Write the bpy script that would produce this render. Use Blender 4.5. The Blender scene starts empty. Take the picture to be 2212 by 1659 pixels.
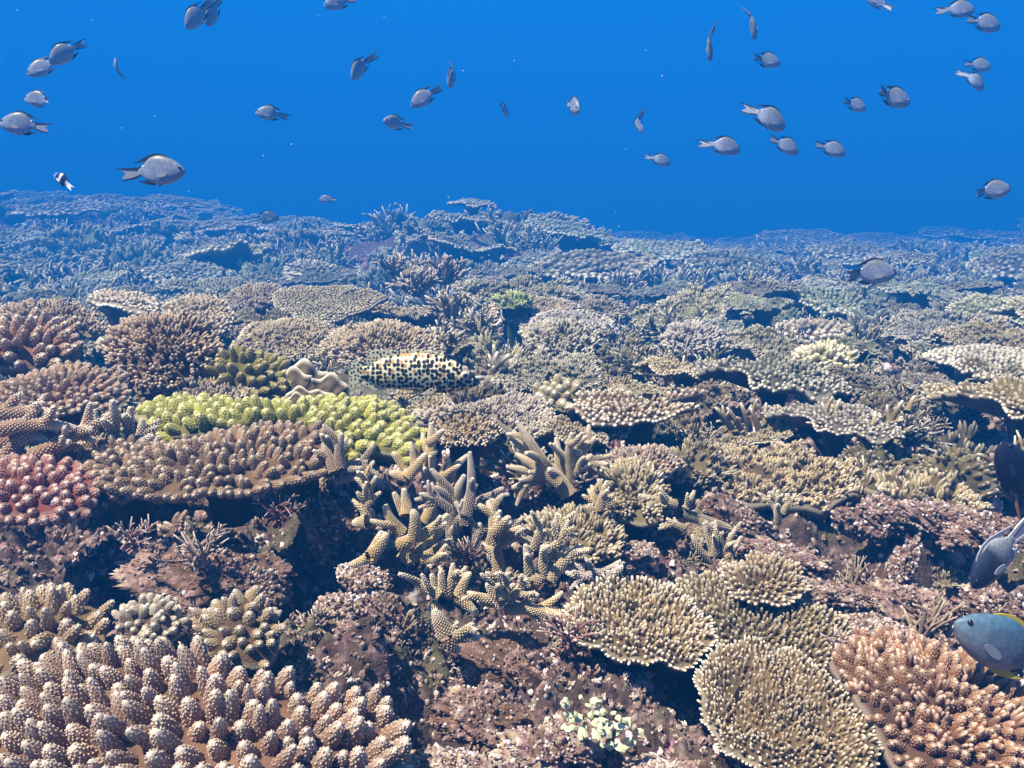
import bpy, math, random
import numpy as np
from mathutils import Vector, Matrix

sc = bpy.context.scene
col = sc.collection
R = math.radians
# ------------------------------------------------------------------ camera
H = 0.42
PITCH = 10.0
cam_d = bpy.data.cameras.new("camera")
cam = bpy.data.objects.new("camera", cam_d)
col.objects.link(cam)
cam.location = (0, 0, H)
cam.rotation_euler = (R(90 - PITCH), 0, 0)
cam_d.sensor_width = 36
cam_d.lens = 36 / (2 * math.tan(R(31)))
cam_d.clip_start = 0.01
cam_d.clip_end = 500
sc.camera = cam

# ------------------------------------------------------------------ light
SUN_DIR = Vector((-0.42, -0.26, 0.87)).normalized()      # towards the sun
SUN_EL = math.asin(SUN_DIR.z)
SUN_AZ = math.atan2(SUN_DIR.x, SUN_DIR.y)
sun_d = bpy.data.lights.new("sun", 'SUN')
sun_d.energy = 5.0
sun_d.angle = R(0.5)
sun_d.color = (1.0, 0.925, 0.79)
sun = bpy.data.objects.new("sun", sun_d)
col.objects.link(sun)
sun.rotation_euler = SUN_DIR.to_track_quat('Z', 'Y').to_euler()
sun.location = (-3, 1, 9)

world = bpy.data.worlds.new("World")
sc.world = world
world.use_nodes = True
nt = world.node_tree
nt.nodes.clear()
wo = nt.nodes.new("ShaderNodeOutputWorld")
bg_sky = nt.nodes.new("ShaderNodeBackground")
bg_sea = nt.nodes.new("ShaderNodeBackground")
sky = nt.nodes.new("ShaderNodeTexSky")
sky.sky_type = 'NISHITA'
sky.sun_disc = False
sky.sun_elevation = SUN_EL
sky.sun_rotation = SUN_AZ
nt.links.new(sky.outputs[0], bg_sky.inputs[0])
bg_sky.inputs[1].default_value = 0.05
tc = nt.nodes.new("ShaderNodeTexCoord")
sep = nt.nodes.new("ShaderNodeSeparateXYZ")
nt.links.new(tc.outputs["Generated"], sep.inputs[0])
mr = nt.nodes.new("ShaderNodeMapRange")
mr.inputs[1].default_value = -1.0
mr.inputs[2].default_value = 1.0
nt.links.new(sep.outputs[2], mr.inputs[0])
rmp = nt.nodes.new("ShaderNodeValToRGB")
el = rmp.color_ramp.elements
el[0].position = 0.0
el[0].color = (0.001, 0.01, 0.05, 1)
el[1].position = 0.66
el[1].color = (0.0018, 0.104, 0.365, 1)
for p, c in ((0.40, (0.001, 0.02, 0.10, 1)), (0.49, (0.0012, 0.062, 0.22, 1)), (0.56, (0.0014, 0.082, 0.30, 1))):
    e = el.new(p)
    e.color = c
nt.links.new(mr.outputs[0], rmp.inputs[0])
nt.links.new(rmp.outputs[0], bg_sea.inputs[0])
bg_sea.inputs[1].default_value = 1.0
# the window of sky seen from under water opens above about 41 degrees
mr2 = nt.nodes.new("ShaderNodeMapRange")
mr2.inputs[1].default_value = 0.60
mr2.inputs[2].default_value = 0.72
nt.links.new(sep.outputs[2], mr2.inputs[0])
mixw = nt.nodes.new("ShaderNodeMixShader")
nt.links.new(mr2.outputs[0], mixw.inputs[0])
nt.links.new(bg_sea.outputs[0], mixw.inputs[1])
nt.links.new(bg_sky.outputs[0], mixw.inputs[2])
nt.links.new(mixw.outputs[0], wo.inputs[0])

sc.view_settings.view_transform = 'Standard'
sc.view_settings.look = 'None'
sc.view_settings.gamma = 1
sc.view_settings.exposure = 1.35
sc.render.engine = 'CYCLES'
sc.cycles.max_bounces = 4
sc.cycles.diffuse_bounces = 2
sc.cycles.volume_bounces = 0
sc.cycles.transparent_max_bounces = 6

# ------------------------------------------------------------------ helpers
F = 512 / math.tan(R(31))
K = 1024 / 2212.0
CP, SP = math.cos(R(PITCH)), math.sin(R(PITCH))
CAM = np.array((0.0, 0.0, H))


def rays(u, v):
    """directions through photo points (read on a 2212 wide view of it), y component 1"""
    u = np.asarray(u, float)
    v = np.asarray(v, float)
    a = (u * K - 512) / F
    b = (384 - v * K) / F
    d = np.stack([a, CP + b * SP, -SP + b * CP], -1)
    return d / d[..., 1:2]


def P(u, v, D):
    return CAM + rays(u, v) * D


def W(px, D):
    return px * K / F * D * 1.02


def hash2(ix, iy, seed):
    h = (ix.astype(np.int64) * 374761393 + iy.astype(np.int64) * 668265263 + seed * 1442695041) & 0x7FFFFFFF
    h = ((h ^ (h >> 13)) * 1274126177) & 0x7FFFFFFF
    h = ((h ^ (h >> 15)) * 1103515245 + 12345) & 0x7FFFFFFF
    return ((h ^ (h >> 16)) & 0xFFFF) / 65535.0


def vnoise(x, y, seed=0):
    ix = np.floor(x)
    iy = np.floor(y)
    fx = x - ix
    fy = y - iy
    fx = fx * fx * (3 - 2 * fx)
    fy = fy * fy * (3 - 2 * fy)
    a = hash2(ix, iy, seed)
    b = hash2(ix + 1, iy, seed)
    c = hash2(ix, iy + 1, seed)
    d = hash2(ix + 1, iy + 1, seed)
    return (a + (b - a) * fx) * (1 - fy) + (c + (d - c) * fx) * fy - 0.5


def fbm(x, y, octv=4, seed=0, gain=0.5):
    t = 0
    a = 1.0
    for k in range(octv):
        t = t + a * vnoise(x + 17.3 * k, y - 9.1 * k, seed + k)
        x = x * 2.03
        y = y * 2.03
        a *= gain
    return t


def sstep(a, b, x):
    t = np.clip((x - a) / (b - a), 0, 1)
    return t * t * (3 - 2 * t)


class MB:
    """collects points and faces with a tip value and a tint value per point"""

    def __init__(s):
        s.V, s.Q, s.T, s.tip, s.tint, s.n = [], [], [], [], [], 0

    def add(s, V, Q=None, T=None, tip=0.0, tint=0.5):
        V = np.asarray(V, float).reshape(-1, 3)
        k = len(V)
        if Q is not None and len(Q):
            s.Q.append(np.asarray(Q, np.int64).reshape(-1, 4) + s.n)
        if T is not None and len(T):
            s.T.append(np.asarray(T, np.int64).reshape(-1, 3) + s.n)
        s.V.append(V)
        s.tip.append(np.broadcast_to(np.asarray(tip, float), (k,)))
        s.tint.append(np.broadcast_to(np.asarray(tint, float), (k,)))
        s.n += k

    def data(s):
        V = np.concatenate(s.V)
        Q = np.concatenate(s.Q) if s.Q else np.zeros((0, 4), np.int64)
        T = np.concatenate(s.T) if s.T else np.zeros((0, 3), np.int64)
        return V, Q, T, np.concatenate(s.tip), np.concatenate(s.tint)

    def mesh(s, name, mat, smooth=True):
        V, Q, T, tip, tint = s.data()
        me = bpy.data.meshes.new(name)
        me.vertices.add(len(V))
        me.vertices.foreach_set("co", V.astype(np.float32).ravel())
        nl = Q.size + T.size
        me.loops.add(nl)
        me.loops.foreach_set("vertex_index", np.concatenate([Q.ravel(), T.ravel()]).astype(np.int32))
        npoly = len(Q) + len(T)
        me.polygons.add(npoly)
        st = np.concatenate([np.arange(len(Q)) * 4, len(Q) * 4 + np.arange(len(T)) * 3]).astype(np.int32)
        me.polygons.foreach_set("loop_start", st)
        me.update(calc_edges=True)
        me.polygons.foreach_set("use_smooth", np.full(npoly, smooth, dtype=bool))
        for nm, arr in (("tip", tip), ("tint", tint)):
            a = me.attributes.new(nm, 'FLOAT', 'POINT')
            a.data.foreach_set("value", arr.astype(np.float32))
        me.materials.append(mat)
        me.update()
        return me


def link(name, me, parent=None, color=None):
    o = bpy.data.objects.new(name, me)
    col.objects.link(o)
    if parent is not None:
        o.parent = parent
    if color is not None:
        o.color = tuple(color) if len(color) == 4 else (*color, .68)
    return o


def tag(o, label=None, cat=None, group=None, kind=None):
    if label:
        o["label"] = label
    if cat:
        o["category"] = cat
    if group:
        o["group"] = group
    if kind:
        o["kind"] = kind
    return o


def frames(d, rng):
    """orthonormal frames (K,3,3) with the third axis along d and a random spin"""
    d = d / np.linalg.norm(d, axis=1, keepdims=True)
    ref = np.where(np.abs(d[:, 2:3]) < 0.9, np.array([[0, 0, 1.0]]), np.array([[1.0, 0, 0]]))
    x = np.cross(ref, d)
    x /= np.linalg.norm(x, axis=1, keepdims=True)
    y = np.cross(d, x)
    a = rng.uniform(0, 2 * np.pi, len(d))[:, None]
    x2 = x * np.cos(a) + y * np.sin(a)
    y2 = np.cross(d, x2)
    return np.stack([x2, y2, d], 2)


def stamp(mb, tmpl, pos, dirs, rad, hgt, rng, tipmul=1.0, tint=None):
    """puts many copies of a template (unit radius, unit height) into one mesh"""
    V, Q, T, tip, _ = tmpl
    k = len(pos)
    if k == 0:
        return
    M = frames(np.asarray(dirs, float), rng)
    S = np.stack([np.broadcast_to(rad, (k,)), np.broadcast_to(rad, (k,)), np.broadcast_to(hgt, (k,))], 1)
    L = V[None] * S[:, None, :]
    Wd = np.einsum('kij,knj->kni', M, L) + np.asarray(pos)[:, None, :]
    off = (np.arange(k) * len(V))[:, None, None]
    tm = np.broadcast_to(np.asarray(tipmul, float), (k,))
    if tint is None:
        tint = rng.uniform(0, 1, k)
    mb.add(Wd.reshape(-1, 3), (Q[None] + off).reshape(-1, 4) if len(Q) else None,
           (T[None] + off).reshape(-1, 3) if len(T) else None,
           (tip[None] * tm[:, None]).ravel(), np.repeat(tint, len(V)))


def lathe(prof, seg, tips):
    """closed-top body of revolution: profile [(r, z)], last point is the apex"""
    V, tip = [], []
    for (r, z), t in zip(prof[:-1], tips[:-1]):
        for k in range(seg):
            a = 2 * math.pi * k / seg
            V.append((r * math.cos(a), r * math.sin(a), z))
            tip.append(t)
    V.append((0, 0, prof[-1][1]))
    tip.append(tips[-1])
    Q, T = [], []
    n = len(prof) - 1
    for i in range(n - 1):
        for k in range(seg):
            k2 = (k + 1) % seg
            Q.append((i * seg + k, i * seg + k2, (i + 1) * seg + k2, (i + 1) * seg + k))
    for k in range(seg):
        T.append(((n - 1) * seg + k, (n - 1) * seg + (k + 1) % seg, len(V) - 1))
    return np.array(V), np.array(Q), np.array(T), np.array(tip, float), None


PEG = lathe([(1.0, -0.15), (0.95, 0.45), (0.78, 0.8), (0.42, 0.97), (0, 1.02)], 6, [0, 0.12, 0.55, 1, 1])
NUB = lathe([(1.0, -0.4), (0.9, 0.35), (0.5, 0.85), (0, 1.0)], 5, [0.1, 0.6, 1, 1])


def knob_template(seed, n=34, seg=9, bump=0.15, blunt=0.75, pt=0.0):
    """a blunt finger set with small round cups in spirals"""
    rng = np.random.default_rng(seed)
    zs = [-0.2, 0.1, 0.35, 0.58, 0.78, 0.91, 0.985]
    rs = [1.0, 1.0, 0.93, 0.84, 0.66, 0.42, 0.18]
    rs = [r * (1 - pt * max(z, 0)) for r, z in zip(rs, zs)]
    core = lathe(list(zip(rs, zs)) + [(0, 1.0)], seg, [0, 0.02, 0.05, 0.1, 0.3, 0.7, 1, 1])
    mb = MB()
    mb.add(core[0], core[1], core[2], core[3], 0.5)
    pos, d, tm = [], [], []
    for i in range(n):
        t = (i + 0.5) / n
        z = 0.02 + 0.9 * t
        r = np.interp(z, zs, rs)
        a = i * 2.39996 + rng.uniform(-.25, .25)
        pos.append((r * math.cos(a) * .96, r * math.sin(a) * .96, z))
        d.append((math.cos(a), math.sin(a), 0.75))
        tm.append(0.6 + 0.4 * t)
    return mb, np.array(pos), np.array(d), np.array(tm), bump, rng


def knob_mesh_data(seed, aspect, **kw):
    """knob in unit height with radius 1/aspect-corrected cups, as template arrays"""
    mb, pos, d, tm, bump, rng = knob_template(seed, **kw)
    pos = pos * np.array((1, 1, aspect))
    V, Q, T, tip, tint = mb.data()
    out = MB()
    out.add(V * np.array((1, 1, aspect)), Q, T, tip, tint)
    stamp(out, NUB, pos, d, bump * rng.uniform(.8, 1.2, len(pos)), bump * 1.1, rng, tm * 0.8)
    V, Q, T, tip, tint = out.data()
    return V / np.array((1, 1, aspect)), Q, T, tip, tint


FORKS = []
for s_ in range(5):
    r_ = np.random.default_rng(70 + s_)
    m_ = MB()
    stamp(m_, PEG, np.zeros((1, 3)), np.array([[0, 0, 1.0]]), 0.62, 1.0, r_)
    k_ = r_.integers(3, 6)
    a_ = np.arange(k_) * 2 * np.pi / k_ + r_.uniform(-.4, .4, k_)
    z_ = r_.uniform(.25, .6, k_)
    m_2 = MB()
    stamp(m_2, PEG, np.stack([np.cos(a_) * .45, np.sin(a_) * .45, z_], 1),
          np.stack([np.cos(a_) * 1.3, np.sin(a_) * 1.3, np.full(k_, 1.0)], 1), 0.5, 0.85, r_)
    V, Q, T, tp, ti = m_2.data()
    m_.add(V, Q, T, tp, ti)
    FORKS.append(m_.data())
KNOBS = [knob_mesh_data(100 + i, 1.6) for i in range(4)]


# ------------------------------------------------------------------ materials
def nodes_of(name):
    m = bpy.data.materials.new(name)
    m.use_nodes = True
    n = m.node_tree
    b = n.nodes["Principled BSDF"]
    b.inputs["Specular IOR Level"].default_value = 0.25
    return m, n, b


def N(n, typ, **kw):
    x = n.nodes.new(typ)
    for k, v in kw.items():
        setattr(x, k, v)
    return x


def coral_material():
    m, n, b = nodes_of("coral_skin")
    L = n.links.new
    oi = N(n, "ShaderNodeObjectInfo")
    at = N(n, "ShaderNodeAttribute", attribute_name="tip")
    ti = N(n, "ShaderNodeAttribute", attribute_name="tint")
    tx = N(n, "ShaderNodeTexCoord")
    no = N(n, "ShaderNodeTexNoise")
    no.inputs["Scale"].default_value = 28
    no.inputs["Detail"].default_value = 4
    L(tx.outputs["Object"], no.inputs["Vector"])
    # pale growing tips
    tipc = N(n, "ShaderNodeMix", data_type='RGBA')
    L(oi.outputs["Alpha"], tipc.inputs[0])          # how pale the growing tips are
    pig = N(n, "ShaderNodeMix", data_type='RGBA', blend_type='MULTIPLY')
    pig.inputs[0].default_value = 1.0
    L(oi.outputs["Color"], pig.inputs[6])
    pig.inputs[7].default_value = (0.62, 0.60, 0.445, 1)
    L(pig.outputs[2], tipc.inputs[6])
    tipc.inputs[7].default_value = (0.98, 0.88, 0.69, 1)
    dark = N(n, "ShaderNodeMix", data_type='RGBA', blend_type='MULTIPLY')
    mrn = N(n, "ShaderNodeMapRange")
    mrn.inputs[1].default_value = 0.3
    mrn.inputs[2].default_value = 0.7
    mrn.inputs[3].default_value = 0.45
    mrn.inputs[4].default_value = 1.15
    L(no.outputs[0], mrn.inputs[0])
    dark.inputs[0].default_value = 1.0
    L(pig.outputs[2], dark.inputs[6])
    L(mrn.outputs[0], dark.inputs[7])
    # each branchlet a little lighter or darker
    mt = N(n, "ShaderNodeMapRange")
    mt.inputs[3].default_value = 0.72
    mt.inputs[4].default_value = 1.2
    L(ti.outputs["Fac"], mt.inputs[0])
    dk2 = N(n, "ShaderNodeMix", data_type='RGBA', blend_type='MULTIPLY')
    dk2.inputs[0].default_value = 1.0
    L(dark.outputs[2], dk2.inputs[6])
    L(mt.outputs[0], dk2.inputs[7])
    mx = N(n, "ShaderNodeMix", data_type='RGBA')
    L(at.outputs["Fac"], mx.inputs[0])
    L(dk2.outputs[2], mx.inputs[6])
    L(tipc.outputs[2], mx.inputs[7])
    L(mx.outputs[2], b.inputs["Base Color"])
    b.inputs["Roughness"].default_value = 0.75
    vo = N(n, "ShaderNodeTexVoronoi")
    vo.inputs["Scale"].default_value = 420
    L(tx.outputs["Object"], vo.inputs["Vector"])
    bp = N(n, "ShaderNodeBump")
    bp.inputs["Strength"].default_value = 0.35
    bp.inputs["Distance"].default_value = 0.002
    L(vo.outputs["Distance"], bp.inputs["Height"])
    L(bp.outputs[0], b.inputs["Normal"])
    return m


def rock_material():
    m, n, b = nodes_of("reef_rock_skin")
    L = n.links.new
    ge = N(n, "ShaderNodeNewGeometry")
    no = N(n, "ShaderNodeTexNoise")
    no.inputs["Scale"].default_value = 34
    no.inputs["Detail"].default_value = 8
    no.inputs["Roughness"].default_value = 0.7
    L(ge.outputs["Position"], no.inputs["Vector"])
    r = N(n, "ShaderNodeValToRGB")
    e = r.color_ramp.elements
    e[0].position, e[0].color = 0.30, (0.016, 0.009, 0.007, 1)
    e[1].position, e[1].color = 0.76, (0.58, 0.49, 0.44, 1)
    for p, c in ((0.42, (0.045, 0.030, 0.018, 1)), (0.52, (0.085, 0.052, 0.042, 1)), (0.61, (0.20, 0.135, 0.115, 1))):
        x = e.new(p)
        x.color = c
    L(no.outputs[0], r.inputs[0])
    n2 = N(n, "ShaderNodeTexNoise")
    n2.inputs["Scale"].default_value = 9
    n2.inputs["Detail"].default_value = 3
    L(ge.outputs["Position"], n2.inputs["Vector"])
    mr_ = N(n, "ShaderNodeMapRange")
    mr_.inputs[1].default_value = 0.56
    mr_.inputs[2].default_value = 0.66
    mr_.inputs[4].default_value = 0.7
    L(n2.outputs[0], mr_.inputs[0])
    pk = N(n, "ShaderNodeMix", data_type='RGBA', blend_type='MULTIPLY')
    L(mr_.outputs[0], pk.inputs[0])
    L(r.outputs[0], pk.inputs[6])
    pk.inputs[7].default_value = (1.0, 0.70, 0.84, 1)
    last = pk.outputs[2]
    for sc_, lo, hi, am, c in ((6, .54, .60, .75, (.085, .080, .035, 1)), (15, .60, .66, .8, (.46, .40, .36, 1)), (11, .63, .67, .85, (.34, .16, .20, 1)), (18, .66, .70, .8, (.20, .05, .025, 1))):
        nn = N(n, "ShaderNodeTexNoise")
        nn.inputs["Scale"].default_value = sc_
        nn.inputs["Detail"].default_value = 6
        nn.inputs["Roughness"].default_value = .65
        mp_ = N(n, "ShaderNodeMapping")
        mp_.inputs["Location"].default_value = (sc_ * 1.7, sc_ * .6, sc_ * 2.1)
        L(ge.outputs["Position"], mp_.inputs[0])
        L(mp_.outputs[0], nn.inputs["Vector"])
        mk = N(n, "ShaderNodeMapRange")
        mk.inputs[1].default_value = lo
        mk.inputs[2].default_value = hi
        mk.inputs[4].default_value = am
        L(nn.outputs[0], mk.inputs[0])
        mm = N(n, "ShaderNodeMix", data_type='RGBA')
        L(mk.outputs[0], mm.inputs[0])
        L(last, mm.inputs[6])
        mm.inputs[7].default_value = c
        last = mm.outputs[2]
    L(last, b.inputs["Base Color"])
    b.inputs["Roughness"].default_value = 0.9
    n3 = N(n, "ShaderNodeTexNoise")
    n3.inputs["Scale"].default_value = 110
    n3.inputs["Detail"].default_value = 6
    L(ge.outputs["Position"], n3.inputs["Vector"])
    bp = N(n, "ShaderNodeBump")
    bp.inputs["Strength"].default_value = 0.9
    bp.inputs["Distance"].default_value = 0.006
    L(n3.outputs[0], bp.inputs["Height"])
    L(bp.outputs[0], b.inputs["Normal"])
    return m


def rubble_material():
    """small lumps and turf: each lump its own tint"""
    m, n, b = nodes_of("rubble_skin")
    L = n.links.new
    ti = N(n, "ShaderNodeAttribute", attribute_name="tint")
    tp = N(n, "ShaderNodeAttribute", attribute_name="tip")
    r = N(n, "ShaderNodeValToRGB")
    e = r.color_ramp.elements
    e[0].position, e[0].color = 0.0, (0.045, 0.022, 0.015, 1)
    e[1].position, e[1].color = 1.0, (0.72, 0.64, 0.62, 1)
    for p, c in ((0.22, (0.10, 0.055, 0.03, 1)), (0.45, (0.15, 0.088, 0.055, 1)), (0.62, (0.27, 0.165, 0.15, 1)), (0.74, (0.34, 0.27, 0.15, 1)), (0.88, (0.60, 0.47, 0.44, 1))):
        x = e.new(p)
        x.color = c
    ge = N(n, "ShaderNodeNewGeometry")
    no = N(n, "ShaderNodeTexNoise")
    no.inputs["Scale"].default_value = 70
    no.inputs["Detail"].default_value = 7
    no.inputs["Roughness"].default_value = 0.72
    L(ge.outputs["Position"], no.inputs["Vector"])
    ad = N(n, "ShaderNodeMath", operation='MULTIPLY_ADD')
    ad.inputs[1].default_value = 1.7
    ad.inputs[2].default_value = -0.93
    L(no.outputs[0], ad.inputs[0])
    ad2 = N(n, "ShaderNodeMath", operation='ADD', use_clamp=True)
    L(ad.outputs[0], ad2.inputs[0])
    L(ti.outputs["Fac"], ad2.inputs[1])
    L(ad2.outputs[0], r.inputs[0])
    bp = N(n, "ShaderNodeBump")
    bp.inputs["Strength"].default_value = 1.0
    bp.inputs["Distance"].default_value = 0.004
    n3 = N(n, "ShaderNodeTexNoise")
    n3.inputs["Scale"].default_value = 160
    n3.inputs["Detail"].default_value = 6
    L(ge.outputs["Position"], n3.inputs["Vector"])
    L(n3.outputs[0], bp.inputs["Height"])
    L(bp.outputs[0], b.inputs["Normal"])
    mx = N(n, "ShaderNodeMix", data_type='RGBA')
    ml = N(n, "ShaderNodeMath", operation='MULTIPLY')
    ml.inputs[1].default_value = 0.45
    L(tp.outputs["Fac"], ml.inputs[0])
    L(ml.outputs[0], mx.inputs[0])
    L(r.outputs[0], mx.inputs[6])
    mx.inputs[7].default_value = (0.7, 0.6, 0.52, 1)
    L(mx.outputs[2], b.inputs["Base Color"])
    b.inputs["Roughness"].default_value = 0.9
    return m


M_CORAL = coral_material()
M_ROCK = rock_material()
M_RUB = rubble_material()


def plain(name, c, rough=0.6, noise=0.0, scale=60, spec=0.3):
    m, n, b = nodes_of(name)
    b.inputs["Specular IOR Level"].default_value = spec
    b.inputs["Roughness"].default_value = rough
    no = N(n, "ShaderNodeTexNoise")
    no.inputs["Scale"].default_value = scale
    tx = N(n, "ShaderNodeTexCoord")
    n.links.new(tx.outputs["Object"], no.inputs["Vector"])
    mr_ = N(n, "ShaderNodeMapRange")
    mr_.inputs[3].default_value = 1 - noise
    mr_.inputs[4].default_value = 1 + noise
    n.links.new(no.outputs[0], mr_.inputs[0])
    mx = N(n, "ShaderNodeMix", data_type='RGBA', blend_type='MULTIPLY')
    mx.inputs[0].default_value = 1
    mx.inputs[6].default_value = (*c, 1)
    n.links.new(mr_.outputs[0], mx.inputs[7])
    n.links.new(mx.outputs[2], b.inputs["Base Color"])
    return m


# ------------------------------------------------------------------ reef surface
PROF_D = np.array([-4, 0.3, 0.66, 0.95, 1.4, 1.8, 4.0, 7.0, 12.0, 22.0, 29.0, 34, 45, 60])
PROF_Z = np.array([-.05, -.03, -.025, -.01, .037, .07, .02, .01, .085, .22, .20, -.3, -3.0, -9.0])


def canopy(x, y):
    x = np.asarray(x, float)
    y = np.asarray(y, float)
    z = np.interp(y, PROF_D, PROF_Z)
    q = x / np.maximum(y, 0.5)
    z = z + 0.80 * sstep(5.5, 15.0, y) * sstep(-0.08, -0.5, q) * sstep(34, 22, y)
    z = z + 0.60 * np.exp(-(((x + 0.30) / 1.9) ** 2) - ((y - 9.4) / 2.0) ** 2)
    z = z - 0.16 * sstep(11, 20, y) * np.exp(-((q - 0.22) / 0.09) ** 2)
    return z


BUMPS = []      # (x, y, radius, height): rocks that rise, hollows that sink


def bump(u, v, D, rad, dz, ry=None):
    p = P(u, v, D)
    BUMPS.append((p[0], p[1], rad, ry or rad, dz))


def ground(x, y, rough=True):
    x = np.asarray(x, float)
    y = np.asarray(y, float)
    z = canopy(x, y) - 0.08 - 0.07 * sstep(1.3, 2.6, y)
    for bx, by, rx, ry, dz in BUMPS:
        z = z + dz * np.exp(-((x - bx) / rx) ** 2 - ((y - by) / ry) ** 2)
    if rough:
        z = z + 0.07 * fbm(x * 7, y * 7, 3, 3) - 0.05 * sstep(.12, .3, vnoise(x * 11 + 4, y * 11, 51))
        rg = 1 - 2 * np.abs(fbm(x * 16, y * 16, 3, 9))
        z = z + 0.03 * rg + 0.026 * fbm(x * 45, y * 45, 3, 21) + 0.016 * np.abs(fbm(x * 75, y * 75, 2, 44)) + 0.010 * np.abs(fbm(x * 150, y * 150, 2, 33))
    return z


def build_ground():
    na = 680
    r = np.concatenate([[0.02], np.geomspace(0.08, .4, 50), np.geomspace(.402, 3, 470), np.geomspace(3.02, 42, 150)])
    nr = len(r)
    a = np.radians(np.linspace(-78, 78, na))
    RR, AA = np.meshgrid(r, a, indexing='ij')
    x = RR * np.sin(AA)
    y = RR * np.cos(AA) - 0.05
    z = ground(x, y)
    V = np.stack([x, y, z], -1).reshape(-1, 3)
    i = np.arange(nr - 1)[:, None] * na + np.arange(na - 1)[None]
    Q = np.stack([i, i + na, i + na + 1, i + 1], -1).reshape(-1, 4)[:, ::-1]
    mb = MB()
    mb.add(V, Q)
    o = link("reef_ground", mb.mesh("reef_ground", M_ROCK))
    tag(o, kind="structure")
    return o


# ------------------------------------------------------------------ colonies
NA = 72


def polar_outline(out):
    """centre and boundary radius by angle of a closed outline"""
    out = np.asarray(out, float)
    c = out.mean(0)
    pts = []
    for i in range(len(out)):
        a, b = out[i], out[(i + 1) % len(out)]
        for t in np.linspace(0, 1, 24, endpoint=False):
            pts.append(a + (b - a) * t)
    pts = np.array(pts) - c
    an = np.arctan2(pts[:, 1], pts[:, 0])
    rr = np.hypot(pts[:, 0], pts[:, 1])
    th = np.arange(NA) * 2 * np.pi / NA - np.pi
    o = np.argsort(an)
    rb = np.interp(th, np.concatenate([an[o] - 2 * np.pi, an[o], an[o] + 2 * np.pi]), np.tile(rr[o], 3))
    return c, th, rb


def round_outline(r, ragged, rng, ry=None):
    th = np.linspace(-np.pi, np.pi, NA, endpoint=False)
    k = 1 + sum(ragged / (f ** .7) * rng.uniform(-.5, .5) * np.cos(f * th + rng.uniform(0, 6.3)) for f in (1, 2, 3, 5, 8, 13))
    return np.stack([r * k * np.cos(th), (ry or r) * k * np.sin(th)], 1)


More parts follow.
